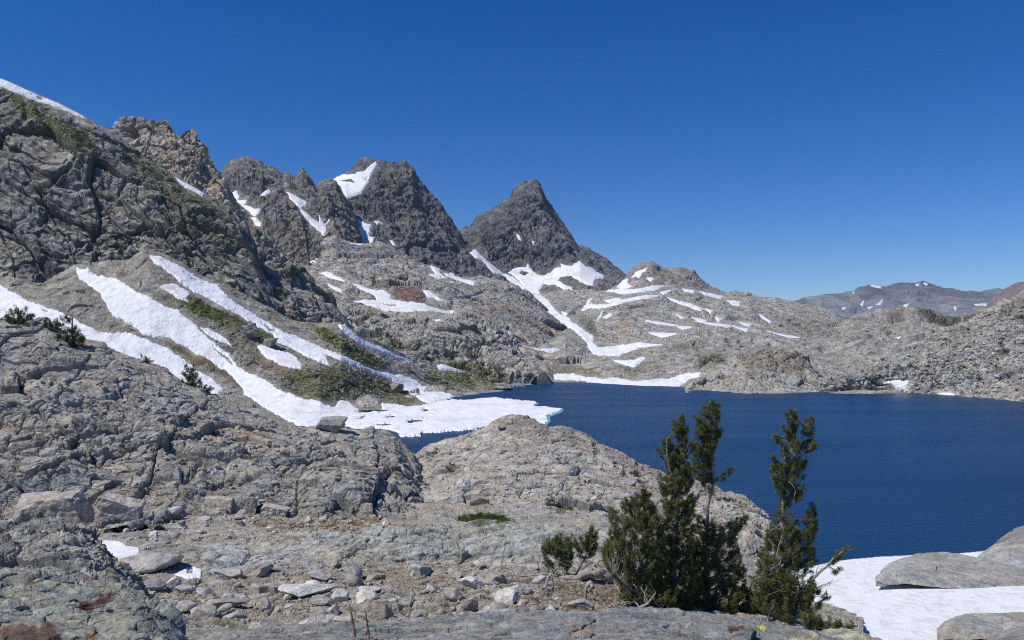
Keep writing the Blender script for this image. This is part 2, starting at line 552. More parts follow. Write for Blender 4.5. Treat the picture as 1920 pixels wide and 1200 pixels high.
def build_snow(layer, poly, label, group, thick, pink, holes, cat, name, ragged, mat):
    L = LAYERS[layer]
    pa = np.array(poly, float)
    st = 1.0
    xg = np.arange(pa[:, 0].min() - 4, pa[:, 0].max() + 5, st)
    yg = np.arange(pa[:, 1].min() - 4, pa[:, 1].max() + 5, st)
    D = L.depth(xg, yg)
    X, Yp = np.meshgrid(xg, yg)
    bad = np.isnan(D)
    Dm = np.nan_to_num(D, nan=np.nanmean(D))
    P = at(X, Yp, Dm)
    nrm = grid_normals(blur(P, 1))
    wx, wy = warp_xy(X.ravel(), Yp.ravel(), ragged)
    if ragged > .7: wx, wy = warp_xy(wx, wy, .45 * ragged + .4, 5.0, 8)
    sd = poly_sd(wx, wy, poly)
    for h in holes: sd = np.minimum(sd, -poly_sd(wx, wy, h))
    sd = sd.reshape(X.shape)
    pm = Dm / F
    T = thick * pm
    q = (P.reshape(-1, 3) / (np.median(Dm) / F * 22)).astype(f32)
    und = perlin(q, 5).reshape(X.shape)
    off = T * (sstep(-1.2, 2.5, sd) * 1.1 - .55) + T * .35 * und * sstep(0, 8, sd)
    ci = np.clip(np.round((xg - L.lowx[0]) / (L.lowx[1] - L.lowx[0])).astype(int), 0, len(L.lowx) - 1)
    off = off + np.stack([np.interp(yg, L.lowY[:, c], L.low[:, c]) for c in ci], 1)
    V = P + nrm * off[..., None]
    ok = (sd > -1.6) & ~bad
    keep = ok[:-1, :-1] & ok[1:, :-1] & ok[1:, 1:] & ok[:-1, 1:]
    if keep.sum() < 2: print('empty snow', label); return
    c = np.broadcast_to(np.array([.86, .875, .90]), V.shape).copy()
    dirt = sstep(.1, .6, fbm(q * .8, 3, 41)).reshape(X.shape)[..., None]
    c = c * (1 - .16 * dirt * np.array([.7, .9, 1.1]))
    st_ = sstep(.15, .5, fbm(np.stack([X.ravel() / 5 - Yp.ravel() / 9, Yp.ravel() / 40 + X.ravel() / 60, 0 * X.ravel()], 1).astype(f32), 3, 44)).reshape(X.shape)[..., None]
    c = c * (1 - .07 * st_)
    if pink:
        t = (sstep(-.1, .5, fbm(q * .7 + 9, 3, 43)).reshape(X.shape) * pink)[..., None]
        c = c * (1 - t) + np.array([.86, .62, .58]) * t
    v, f, cc = compact(V.reshape(-1, 3), grid_faces(*X.shape, keep), c.reshape(-1, 3))
    o = mesh_obj(name, v, f, mat, col=cc)
    tag(o, label, cat, group)
    return o

# ================================================================== THE LAND
# contour lines are photo pixels (1920 wide) plus the distance in metres
Layer('far', [([(1360, 590), (1420, 575), (1450, 569), (1480, 563), (1540, 556), (1575, 551), (1600, 546), (1620, 538), (1635, 533), (1648, 535), (1660, 538),
                (1690, 534), (1712, 532), (1735, 529), (1752, 534), (1770, 541), (1800, 546), (1840, 548), (1865, 543), (1880, 544), (1900, 549), (1960, 552), (2000, 556)], 9000),
              ([(1360, 600), (1480, 580), (1600, 572), (1740, 566), (1860, 568), (2000, 575)], 8000),
              ([(1360, 660), (2000, 655)], 5200)], 1370, 2080)
Layer('redhill', [([(1850, 575), (1868, 556), (1885, 543), (1900, 536), (1920, 531), (1960, 524), (2000, 522)], 7400),
                  ([(1850, 620), (2000, 620)], 6000)], 1852, 2080)
Layer('banner', [([(800, 500), (840, 455), (868, 432), (874, 425), (880, 424), (892, 411), (905, 401), (918, 393), (930, 387), (942, 380), (955, 372), (959, 369),
                   (962, 357), (966, 350), (974, 346), (983, 340), (991, 341), (1003, 339), (1011, 344), (1014, 355), (1020, 368), (1023, 375), (1031, 386), (1040, 396),
                   (1046, 408), (1060, 424), (1072, 442), (1084, 460), (1092, 462), (1102, 464), (1112, 470), (1122, 477), (1135, 486), (1142, 492), (1150, 500), (1162, 508), (1172, 517), (1200, 545), (1230, 575)], 2350),
                 ([(800, 520), (868, 462), (900, 452), (960, 430), (1000, 425), (1040, 440), (1085, 478), (1130, 500), (1172, 520), (1230, 580)], 2160),
                 ([(800, 540), (868, 470), (895, 480), (920, 497), (945, 515), (970, 520), (1000, 520), (1035, 512), (1060, 503), (1087, 500), (1110, 510), (1135, 520), (1172, 528), (1230, 590)], 2020),
                 ([(800, 580), (900, 535), (960, 545), (1000, 545), (1060, 538), (1130, 540), (1172, 548), (1230, 600)], 1780),
                 ([(800, 640), (1230, 640)], 1450)], 810, 1225)
Layer('ritter', [([(560, 380), (585, 358), (600, 346), (612, 342), (622, 336), (632, 331), (645, 326), (655, 318), (661, 310), (668, 303), (678, 297), (690, 295), (700, 297), (712, 301), (725, 306),
                   (738, 305), (750, 306), (756, 303), (760, 301), (766, 308), (772, 313), (780, 325), (790, 344), (802, 357), (815, 371), (824, 382), (838, 400), (848, 416), (860, 434), (868, 452), (880, 480), (892, 500), (905, 518), (930, 560)], 2150),
                 ([(560, 400), (600, 380), (650, 372), (700, 380), (740, 385), (780, 400), (820, 430), (860, 470), (905, 525), (930, 565)], 1990),
                 ([(560, 470), (620, 440), (660, 440), (700, 440), (740, 465), (790, 485), (840, 508), (880, 520), (905, 530), (930, 570)], 1780),
                 ([(560, 540), (700, 540), (930, 600)], 1480)], 562, 928)
Layer('subpeaks', [([(360, 400), (400, 350), (415, 333), (420, 320), (426, 309), (436, 303), (445, 299), (455, 294), (462, 293), (470, 295), (476, 301), (490, 306), (502, 312), (515, 318),
                     (526, 325), (532, 328), (537, 324), (545, 331), (552, 334), (558, 334), (561, 326), (567, 315), (572, 322), (578, 333), (586, 344), (592, 352), (598, 350), (606, 339), (612, 336), (620, 334), (628, 340), (636, 352), (642, 362),
                     (648, 374), (656, 388), (664, 405), (670, 425), (676, 445), (684, 462)], 1850),
                   ([(360, 430), (420, 355), (460, 345), (500, 350), (540, 360), (570, 370), (610, 380), (640, 400), (660, 420), (684, 468)], 1700),
                   ([(360, 470), (440, 410), (480, 400), (520, 400), (560, 410), (600, 430), (640, 445), (684, 480)], 1520),
                   ([(360, 560), (480, 480), (540, 470), (600, 470), (684, 500)], 1350),
                   ([(360, 640), (684, 580)], 1150)], 370, 682)
Layer('basin', [([(820, 560), (880, 545), (940, 548), (980, 548), (1020, 552), (1060, 550), (1100, 548), (1140, 545), (1160, 535), (1172, 521), (1180, 511), (1188, 502), (1200, 496), (1212, 490), (1222, 487), (1232, 492), (1245, 500), (1262, 502),
                  (1275, 500), (1284, 503), (1292, 506), (1300, 505), (1310, 516), (1322, 528), (1335, 538), (1350, 546), (1362, 549), (1380, 547), (1400, 547), (1412, 552), (1440, 558), (1455, 557), (1480, 565), (1510, 572), (1540, 578), (1560, 586), (1590, 600), (1640, 618), (1730, 650)], 1720),
                ([(820, 580), (1000, 572), (1100, 562), (1200, 548), (1300, 558), (1400, 572), (1500, 590), (1600, 612), (1730, 660)], 1450),
                ([(820, 630), (1000, 622), (1060, 612), (1100, 606), (1160, 596), (1200, 590), (1300, 598), (1400, 606), (1500, 618), (1600, 638), (1730, 675)], 1220),
                ([(820, 660), (1000, 655), (1060, 640), (1105, 660), (1160, 658), (1200, 644), (1250, 632), (1300, 626), (1400, 632), (1500, 650), (1600, 665), (1730, 690)], 960),
                ([(820, 700), (1000, 690), (1110, 682), (1200, 670), (1260, 662), (1300, 658), (1400, 660), (1500, 676), (1600, 692), (1730, 706)], 780),
                ([(820, 742), (860, 738), (900, 734), (960, 724), (1000, 719), (1040, 716), (1130, 719), (1200, 723), (1275, 725), (1320, 731), (1400, 738), (1460, 737), (1520, 734), (1600, 734), (1730, 737)], 'W'),
                ([(820, 766), (960, 745), (1040, 738), (1280, 746), (1400, 760), (1730, 760)], ('U', -3))], 822, 1725)
Layer('shrubdome', [([(1520, 660), (1560, 620), (1590, 603), (1612, 595), (1640, 588), (1665, 580), (1690, 575), (1712, 573), (1728, 575), (1742, 580), (1756, 588), (1772, 596), (1790, 600), (1810, 596), (1830, 590), (1850, 592), (1880, 605), (1920, 620)], 1120),
                    ([(1520, 690), (1600, 650), (1700, 630), (1800, 635), (1920, 650)], 900),
                    ([(1520, 730), (1920, 725)], 690)], 1525, 1915)
Layer('shorehill', [([(1230, 752), (1270, 738), (1290, 718), (1305, 710), (1330, 700), (1360, 688), (1380, 670), (1392, 660), (1410, 655), (1440, 651), (1465, 652), (1485, 655), (1505, 659), (1516, 668), (1524, 685), (1536, 702), (1560, 716), (1600, 728)], 610),
                    ([(1230, 753), (1280, 734), (1300, 716), (1360, 704), (1400, 690), (1440, 692), (1480, 694), (1520, 702), (1560, 722), (1600, 731)], 585),
                    ([(1230, 754), (1275, 740), (1300, 731), (1320, 731), (1400, 738), (1460, 738), (1520, 734), (1600, 733)], 'W'),
                    ([(1230, 764), (1400, 752), (1600, 750)], ('U', -2.5))], 1235, 1596)
Layer('talus', [([(1440, 768), (1480, 748), (1510, 730), (1560, 704), (1620, 680), (1660, 664), (1700, 648), (1740, 628), (1770, 612), (1800, 604), (1820, 598), (1840, 588), (1862, 576), (1880, 566), (1900, 556), (1920, 545), (1960, 520), (2000, 495)], 640),
                ([(1440, 770), (1500, 742), (1560, 718), (1700, 692), (1800, 670), (1920, 645), (2000, 630)], 545),
                ([(1440, 772), (1480, 754), (1500, 744), (1520, 735), (1600, 734), (1650, 734), (1700, 736), (1740, 738), (1780, 741), (1820, 744), (1860, 747), (1920, 754), (2000, 768)], 'W'),
                ([(1440, 785), (1520, 760), (1700, 760), (2000, 795)], ('U', -3))], 1442, 2080)
Layer('plinth', [([(480, 480), (520, 474), (545, 470), (570, 472), (600, 470), (612, 452), (625, 447), (645, 452), (665, 456), (700, 456), (720, 460), (740, 468), (765, 478), (790, 490), (820, 502), (850, 512), (880, 519), (905, 521),
                   (930, 524), (955, 530), (970, 537), (985, 550), (1000, 562), (1018, 578), (1038, 594), (1055, 606), (1075, 617), (1090, 630), (1098, 640), (1104, 652), (1112, 668), (1120, 682)], 1380),
                 ([(480, 530), (560, 520), (640, 505), (720, 510), (800, 525), (880, 538), (950, 550), (1000, 578), (1050, 615), (1090, 642), (1120, 688)], 1220),
                 ([(480, 570), (600, 550), (700, 562), (800, 572), (870, 586), (940, 600), (1000, 625), (1060, 645), (1120, 692)], 1050),
                 ([(480, 640), (700, 615), (850, 628), (960, 650), (1040, 664), (1120, 700)], 860),
                 ([(480, 740), (1120, 730)], 700)], 490, 1118)
Layer('cliffband', [([(560, 600), (600, 578), (640, 572), (680, 584), (720, 588), (760, 590), (800, 590), (840, 592), (872, 594), (900, 600), (930, 612), (950, 620), (968, 632), (985, 645), (1000, 656), (1014, 668), (1026, 682), (1036, 700), (1050, 714), (1062, 724), (1078, 742)], 860),
                    ([(560, 620), (640, 592), (720, 604), (800, 606), (870, 612), (920, 626), (960, 646), (1000, 672), (1050, 716), (1078, 743)], 800),
                    ([(560, 660), (640, 640), (720, 640), (800, 655), (850, 664), (900, 684), (950, 694), (1000, 698), (1050, 718), (1078, 744)], 720),
                    ([(560, 720), (700, 690), (800, 700), (900, 708), (1000, 706), (1050, 720), (1078, 745)], 640),
                    ([(560, 760), (760, 752), (830, 746), (866, 741), (900, 735), (930, 728), (960, 724), (1000, 720), (1040, 719), (1056, 726), (1078, 746)], 'W'),
                    ([(560, 790), (860, 770), (1050, 745), (1078, 760)], ('U', -3))], 565, 1076)
Layer('crag', [([(160, 290), (185, 268), (200, 250), (210, 240), (222, 232), (232, 226), (245, 224), (256, 226), (268, 224), (280, 229), (292, 227), (302, 224), (312, 223), (320, 226), (330, 234), (337, 244), (344, 240), (352, 237), (362, 239), (370, 248),
                 (376, 258), (382, 266), (388, 275), (393, 290), (397, 302), (404, 312), (408, 328), (410, 342), (420, 352), (430, 368), (440, 390), (460, 420)], 860),
               ([(160, 320), (230, 290), (300, 290), (360, 300), (410, 350), (440, 395), (460, 425)], 800),
               ([(160, 360), (240, 350), (320, 370), (400, 410), (460, 450)], 730)], 165, 456)
Layer('leftmount', [([(-100, 105), (-40, 128), (0, 147), (30, 159), (60, 172), (85, 184), (110, 196), (130, 207), (150, 217), (175, 232), (190, 238), (205, 247), (230, 266), (260, 290), (290, 308), (320, 325), (350, 342), (380, 360), (405, 374), (430, 393), (446, 410), (456, 425), (466, 448), (474, 474), (478, 500), (482, 525), (490, 545), (505, 575)],
                     680),
                    ([(-100, 220), (0, 240), (100, 275), (200, 310), (300, 370), (380, 415), (430, 440), (466, 478), (482, 535), (505, 580)], 640),
                    ([(-100, 360), (0, 380), (100, 400), (200, 430), (300, 470), (400, 500), (450, 515), (482, 545), (505, 590)], 600),
                    ([(-100, 460), (0, 470), (100, 490), (200, 510), (300, 520), (400, 535), (482, 555), (505, 600)], 565),
                    ([(-100, 620), (0, 630), (200, 640), (400, 650), (505, 680)], 500)], -240, 503)
Layer('buttress', [([(350, 420), (400, 410), (430, 408), (452, 425), (470, 440), (490, 456), (510, 470), (525, 480), (545, 489), (562, 499), (576, 514), (588, 528), (600, 542), (610, 556), (618, 572), (626, 588), (634, 604), (642, 622), (652, 640)], 790),
                   ([(350, 470), (430, 450), (480, 480), (540, 512), (580, 540), (610, 572), (634, 612), (652, 645)], 720),
                   ([(350, 520), (440, 520), (500, 545), (560, 570), (600, 596), (634, 622), (652, 655)], 650),
                   ([(350, 660), (520, 680), (652, 720)], 560)], 355, 650)
Layer('slope', [([(-100, 510), (0, 518), (80, 530), (140, 495), (170, 492), (240, 486), (275, 470), (300, 474), (340, 492), (380, 518), (420, 532), (470, 560), (520, 585), (560, 603), (600, 606), (640, 602), (670, 622, 525), (720, 646, 550), (760, 666, 580), (800, 676, 605), (830, 682, 620), (860, 692, 630), (900, 704, 640), (960, 716, 640)], 520),
                ([(-100, 560), (0, 565), (140, 560), (280, 560), (380, 590), (480, 625), (560, 650), (640, 665), (700, 684, 500), (760, 700, 530), (820, 708, 565), (880, 718, 590), (960, 724, 600)], 475),
                ([(-100, 640), (0, 645), (150, 660), (300, 690), (420, 720, 425), (520, 745, 400), (600, 757, 382), (700, 740, 460), (760, 734, 495), (820, 730, 525), (880, 730, 540), (960, 728, 560)], 430),
                ([(-100, 780), (0, 785), (200, 790), (400, 795), (560, 800), (620, 796), (650, 790), (700, 778), (730, 771), (780, 764), (830, 752), (862, 743), (900, 736), (960, 730)], 'W'),
                ([(-100, 840), (560, 840), (700, 812), (860, 770), (960, 755)], ('U', -2.5))], -240, 958)

# nearer ground
Layer('bluff', [([(-100, 590), (0, 597), (40, 600), (62, 602), (85, 600), (105, 612), (130, 624), (165, 634), (192, 640), (215, 655), (250, 668), (290, 682), (315, 694), (340, 716), (372, 724), (402, 737), (430, 748), (450, 760), (480, 772), (510, 784), (540, 796), (570, 800), (600, 796), (640, 803), (672, 808), (700, 800),
                  (722, 806), (738, 815), (752, 826), (764, 836), (774, 846), (786, 862), (800, 890), (815, 930)], 60),
                ([(-100, 700), (0, 700), (120, 705), (200, 720), (280, 745), (360, 775), (450, 800), (550, 825), (650, 840), (740, 860), (815, 940)], 52),
                ([(-100, 800), (0, 800), (120, 800), (240, 815), (320, 832), (420, 850), (520, 868), (640, 880), (740, 905), (815, 950)], 45),
                ([(-100, 868), (0, 872), (100, 870), (180, 895), (260, 905), (340, 900), (420, 915), (500, 920), (600, 925), (700, 935), (815, 965)], 39.5),
                ([(-100, 970), (0, 972), (110, 978), (165, 985), (200, 962), (270, 968), (330, 955), (400, 950), (470, 955), (540, 965), (640, 968), (740, 975), (815, 982)], 36.5),
                ([(-100, 1020), (200, 1005), (815, 1020)], 33)], -240, 812)
Layer('dome', [([(730, 930), (750, 890), (764, 868), (780, 848), (794, 838), (806, 834), (822, 832), (836, 826), (850, 824), (868, 820), (885, 814), (905, 804), (922, 793), (938, 784), (955, 779), (972, 778), (988, 780), (1003, 786), (1018, 794), (1028, 800), (1040, 797),
                 (1056, 796), (1072, 800), (1084, 806), (1094, 812), (1108, 820), (1122, 830), (1140, 836), (1160, 846), (1180, 858), (1204, 868), (1236, 882), (1262, 894), (1290, 905), (1320, 910), (1352, 917), (1376, 923), (1400, 934), (1425, 950), (1440, 964), (1452, 990), (1470, 1030), (1500, 1080)], 66),
               ([(730, 945), (780, 890), (840, 875), (900, 858), (960, 842), (1030, 850), (1110, 868), (1200, 900), (1290, 930), (1380, 960), (1440, 990), (1500, 1090)], 58),
               ([(730, 960), (790, 925), (850, 915), (920, 905), (1000, 905), (1100, 915), (1200, 935), (1300, 970), (1400, 1010), (1500, 1100)], 50),
               ([(730, 985), (800, 968), (860, 955), (920, 945), (1000, 940), (1100, 950), (1200, 975), (1300, 1010), (1400, 1045), (1500, 1115)], 45),
               ([(730, 1020), (860, 1000), (1000, 995), (1200, 1020), (1500, 1140)], 39)], 734, 1495)
Layer('terrace', [([(-100, 955), (200, 960), (400, 940), (760, 945), (1000, 945), (1250, 985), (1400, 1040), (1520, 1100), (1620, 1130)], 43),
                  ([(-100, 985), (200, 982), (400, 972), (500, 972), (760, 982), (850, 984), (1000, 983), (1130, 990), (1250, 1020), (1400, 1065), (1520, 1110), (1620, 1140)], 36),
                  ([(-100, 1050), (100, 1045), (220, 1030), (320, 1022), (380, 1020), (460, 1014), (520, 1008), (600, 1004), (700, 998), (780, 993), (840, 990), (920, 988), (1000, 989), (1070, 994), (1130, 1002), (1200, 1020), (1300, 1050), (1400, 1085), (1520, 1125), (1620, 1150)], 29),
                  ([(-100, 1070), (100, 1062), (220, 1046), (320, 1040), (400, 1046), (460, 1044), (520, 1034), (600, 1036), (700, 1030), (850, 1030), (1000, 1030), (1130, 1040), (1250, 1060), (1400, 1105), (1520, 1140), (1620, 1160)], 26.6),
                  ([(-100, 1088), (220, 1072), (380, 1072), (520, 1056), (700, 1060), (850, 1062), (1000, 1062), (1130, 1075), (1250, 1095), (1400, 1120), (1520, 1150), (1620, 1170)], 25.2),
                  ([(-100, 1115), (380, 1110), (700, 1105), (1000, 1108), (1250, 1122), (1400, 1140), (1520, 1165), (1620, 1185)], 21.8),
                  ([(-100, 1165), (700, 1160), (1000, 1160), (1300, 1165), (1520, 1190), (1620, 1210)], 18.8),
                  ([(-100, 1240), (1300, 1240), (1620, 1270)], 15.2)], -240, 1618)
Layer('snowbowl', [([(1380, 1110), (1440, 1085), (1480, 1070), (1520, 1062), (1560, 1053), (1600, 1047), (1650, 1043), (1700, 1041), (1760, 1039), (1800, 1037), (1840, 1033), (1880, 1026), (1920, 1020), (2010, 1010)], 40),
                   ([(1380, 1130), (1520, 1095), (1700, 1085), (1850, 1085), (2010, 1080)], 33),
                   ([(1380, 1160), (1520, 1145), (1700, 1140), (2010, 1140)], 28),
                   ([(1380, 1200), (1700, 1200), (2010, 1200)], 24),
                   ([(1380, 1260), (2010, 1260)], 20.5)], 1385, 2330)
Layer('outcrop_upper', [([(1640, 1082), (1654, 1068), (1668, 1056), (1690, 1045), (1715, 1038), (1740, 1034), (1770, 1034), (1800, 1038), (1830, 1046), (1845, 1034), (1865, 1022), (1890, 1016), (1920, 1011), (2010, 1000)], 36),
                        ([(1640, 1084), (1660, 1068), (1700, 1056), (1760, 1052), (1830, 1058), (1880, 1045), (2010, 1035)], 33.8),
                        ([(1640, 1086), (1660, 1073), (1700, 1077), (1760, 1084), (1830, 1088), (1880, 1096), (1920, 1098), (2010, 1100)], 31.4),
                        ([(1640, 1100), (1700, 1096), (1780, 1104), (1880, 1112), (2010, 1118)], 30.8)], 1642, 2330)
Layer('outcrop_far', [([(1820, 1060), (1850, 1030), (1872, 1012), (1890, 998), (1905, 990), (1925, 984), (1960, 975), (2010, 965)], 52),
                      ([(1820, 1066), (1870, 1040), (1920, 1020), (2010, 1000)], 47), ([(1820, 1080), (2010, 1060)], 43)], 1822, 2330)
Layer('outcrop_lower', [([(1755, 1178), (1770, 1165), (1785, 1157), (1805, 1152), (1840, 1150), (1880, 1151), (1920, 1150), (2010, 1146)], 26.0),
                        ([(1755, 1181), (1775, 1168), (1820, 1164), (1880, 1168), (2010, 1168)], 24.9),
                        ([(1755, 1184), (1780, 1174), (1830, 1184), (1880, 1190), (1920, 1186), (2010, 1190)], 23.7),
                        ([(1755, 1200), (1830, 1200), (2010, 1206)], 23.2)], 1757, 2330)
Layer('corner', [([(1820, 1222), (1850, 1206), (1872, 1193), (1895, 1186), (1920, 1181), (2010, 1170)], 22), ([(1820, 1224), (1880, 1204), (2010, 1190)], 20), ([(1820, 1270), (2010, 1260)], 18)], 1824, 2330)
Layer('ledge', [([(1490, 1200), (1530, 1184), (1560, 1180), (1590, 1183), (1620, 1190), (1660, 1202), (1720, 1226)], 15), ([(1490, 1240), (1600, 1215), (1720, 1250)], 13), ([(1490, 1290), (1720, 1290)], 11)], 1494, 1715)
Layer('nearslab', [([(300, 1215), (360, 1190), (420, 1183), (500, 1179), (600, 1176), (660, 1173), (760, 1167), (840, 1160), (900, 1157), (960, 1155), (1040, 1153), (1120, 1152), (1200, 1152), (1280, 1155), (1360, 1160), (1430, 1166), (1490, 1175), (1530, 1186), (1570, 1200), (1650, 1235)], 9.6),
                   ([(300, 1240), (500, 1200), (760, 1188), (960, 1178), (1200, 1176), (1400, 1184), (1530, 1208), (1650, 1250)], 8.6),
                   ([(300, 1330), (900, 1300), (1650, 1340)], 6.2)], 305, 1645)
Layer('lichen_upper', [([(-100, 978), (0, 982), (40, 974), (70, 971), (100, 978), (130, 985), (160, 997), (182, 1008), (192, 1020), (198, 1040), (210, 1056), (228, 1070), (240, 1088), (256, 1110), (275, 1140)], 15),
                       ([(-100, 1010), (0, 1015), (100, 1020), (160, 1035), (200, 1058), (240, 1100), (275, 1150)], 13.6),
                       ([(-100, 1080), (0, 1085), (100, 1090), (200, 1110), (275, 1170)], 12),
                       ([(-100, 1200), (275, 1230)], 10)], -520, 272)
Layer('lichen_lower', [([(-100, 1058), (0, 1072), (60, 1078), (110, 1088), (160, 1096), (205, 1098), (240, 1106), (270, 1122), (300, 1142), (325, 1160), (338, 1180), (346, 1205), (356, 1240)], 8.8),
                       ([(-100, 1110), (0, 1118), (120, 1128), (240, 1146), (310, 1180), (356, 1250)], 7.8),
                       ([(-100, 1300), (356, 1320)], 5.6)], -520, 354)

# ------------------------------------------------------------------ snow
S = snow
S('leftmount', [(-80, 112), (0, 146), (60, 171), (110, 195), (150, 216), (178, 231), (165, 229), (140, 219), (110, 206), (80, 193), (45, 181), (15, 169), (0, 163), (-80, 140)], 'snow strip along the skyline of the left mountain', ragged=1.2, holes=[[(60, 178), (75, 182), (88, 191), (74, 188)]])
S('leftmount', [(325, 328), (340, 334), (358, 344), (375, 354), (394, 367), (380, 368), (355, 354), (335, 340)], 'narrow snow wedge below the tan crag', ragged=1.2)
S('subpeaks', [(430, 365), (443, 357), (448, 367), (447, 375), (463, 375), (462, 382), (453, 383), (467, 387), (477, 393), (490, 393), (485, 403), (477, 409), (470, 400), (458, 389), (446, 380), (437, 374)], 'zigzag snow patch just right of the tan crag', ragged=1.2)
S('subpeaks', [(472, 410), (480, 410), (490, 420), (489, 428), (480, 423)], 'small snow fleck below the zigzag snow patch', ragged=1)
S('subpeaks', [(488, 368), (503, 357), (509, 360), (507, 365), (493, 371)], 'small snow patch high on the dark leftmost peak', ragged=1)
S('subpeaks', [(533, 362), (543, 365), (557, 372), (577, 384), (573, 392), (563, 395), (577, 403), (585, 412), (597, 419), (597, 405), (603, 413), (608, 423), (617, 413), (619, 420), (610, 430), (612, 438), (607, 442), (595, 433), (583, 421), (567, 404), (550, 384)], 'branched snow gully below the sharp dark spire', ragged=1.2)
S('ritter', [(621, 336), (630, 330), (657, 328), (687, 318), (703, 303), (708, 308), (698, 325), (693, 333), (683, 350), (678, 358), (663, 365), (650, 371), (643, 364), (640, 350), (630, 342)], 'bright snowfield high on the broad dark summit', ragged=1.6, holes=[[(632, 338), (655, 335), (668, 341), (650, 341)], [(680, 334), (690, 331), (686, 337)]])
S('plinth', [(633, 437), (647, 446), (663, 452), (680, 453), (678, 459), (660, 458), (645, 452)], 'snow lip in the scree under the dark spur', ragged=1)
S('ritter', [(655, 446), (668, 447), (673, 440), (672, 427), (666, 412), (683, 421), (695, 422), (695, 433), (690, 440), (705, 443), (701, 452), (697, 457), (660, 458)], 'snow patch in the hollow between dark spur and broad summit', ragged=1.3)
S('ritter', [(702, 415), (710, 413), (721, 419), (707, 421)], 'small snow fleck right above the hollow snow patch', ragged=.8)
S('ritter', [(730, 450), (737, 453), (743, 463), (736, 462)], 'tiny snow sliver low on the broad dark summit', ragged=.8)
S('plinth', [(540, 471), (563, 473), (587, 473), (604, 472), (600, 482), (593, 492), (585, 498), (573, 494), (560, 486)], 'wedge of snow where the pale plinth meets the left buttress', ragged=1.2)
S('plinth', [(597, 515), (613, 512), (633, 518), (648, 526), (667, 530), (700, 541), (720, 545), (733, 552), (733, 560), (763, 568), (800, 573), (830, 582), (850, 583), (873, 594), (868, 596), (843, 587), (820, 588), (800, 589), (760, 586), (717, 583), (687, 574), (663, 566), (685, 563), (707, 566), (703, 553), (680, 543), (653, 531), (633, 524), (607, 518)], 'long snow band crossing the hill beside the red rock', ragged=2, holes=[[(720, 572), (745, 574), (740, 577), (722, 575)]])
S('plinth', [(613, 532), (623, 537), (642, 547), (643, 551), (630, 548), (618, 541)], 'small snow strip left of the long snow band', ragged=1)
S('plinth', [(792, 548), (803, 547), (817, 556), (831, 566), (823, 566), (810, 560), (800, 560)], 'small snow patch just right of the red rock', ragged=1)
S('plinth', [(808, 500), (823, 504), (825, 512), (835, 522), (823, 524), (803, 517), (816, 515)], 'crooked snow patch at the foot of the broad summit', ragged=1.2)
S('plinth', [(833, 511), (850, 515), (867, 521), (891, 530), (888, 535), (877, 531), (860, 524), (837, 518)], 'slanting snow streak below the right cliff of the broad summit', ragged=1.1)
S('cliffband', [(816, 597), (828, 597), (827, 602), (818, 602)], 'snow dot on top of the low cliff band', ragged=.5)
S('banner', [(880, 471), (892, 466), (900, 474), (907, 480), (920, 493), (937, 510), (945, 514), (960, 520), (980, 535), (1000, 545), (1012, 556), (1005, 560), (985, 548), (960, 532), (940, 518), (923, 513), (913, 498), (903, 488), (890, 483)], 'snow ramp rising into the notch left of the pointed peak', ragged=1.4)
S('banner', [(953, 512), (967, 505), (987, 502), (990, 496), (995, 505), (1007, 516), (1020, 519), (1033, 511), (1040, 502), (1053, 504), (1050, 496), (1063, 501), (1073, 501), (1087, 492), (1097, 501), (1107, 502), (1117, 511), (1134, 516), (1131, 524), (1117, 526), (1113, 536), (1100, 534), (1087, 528), (1070, 518), (1053, 521), (1043, 527), (1057, 533), (1074, 540), (1074, 546), (1060, 544), (1037, 533), (1020, 534), (1010, 545), (1020, 560), (1008, 562), (990, 548), (975, 530)], 'big apron of snow under the face of the pointed peak', ragged=1.6, holes=[[(980, 508), (993, 514), (985, 520), (972, 514)]])
S('banner', [(969, 441), (974, 444), (977, 452), (973, 451)], 'snow speck on the face of the pointed peak', 'snow specks on the pointed peak', ragged=.4)
S('banner', [(997, 452), (1002, 453), (1003, 460), (999, 459)], 'snow speck on the face of the pointed peak', 'snow specks on the pointed peak', ragged=.4)
S('basin', [(985, 535), (998, 560), (1013, 573), (1037, 597), (1053, 607), (1073, 617), (1090, 628), (1100, 640), (1103, 653), (1113, 663), (1140, 666), (1160, 666), (1173, 658), (1193, 648), (1240, 638), (1203, 638), (1167, 645), (1140, 649), (1122, 650), (1114, 642), (1113, 630), (1093, 617), (1073, 603), (1067, 593), (1053, 588), (1040, 578), (1029, 564), (1015, 552), (1005, 540)], 'long snow couloir curving down to the valley floor', ragged=1.8)
S('plinth', [(985, 644), (1013, 651), (1053, 657), (1093, 666), (1114, 669), (1073, 669), (1040, 661), (1000, 651)], 'thin snow line along the foot of the rounded grey hill', ragged=.9)
S('basin', [(1147, 673), (1173, 674), (1208, 669), (1188, 683), (1173, 679)], 'snow triangle below the tail of the long couloir', ragged=1)
S('basin', [(1038, 703), (1073, 702), (1085, 705), (1127, 710), (1157, 708), (1190, 714), (1240, 711), (1314, 699), (1312, 708), (1279, 716), (1275, 725), (1200, 724), (1130, 719), (1100, 714), (1040, 711)], 'snowbank along the far shore of the lake', thick=2, ragged=1.6)
S('basin', [(1120, 546), (1123, 543), (1160, 544), (1163, 540), (1132, 533), (1130, 530), (1160, 534), (1165, 526), (1178, 524), (1178, 533), (1187, 537), (1173, 543), (1193, 543), (1223, 536), (1247, 537), (1233, 543), (1203, 548), (1170, 551), (1140, 549)], 'ragged snow streaks right of the pointed peak', ragged=1.3)
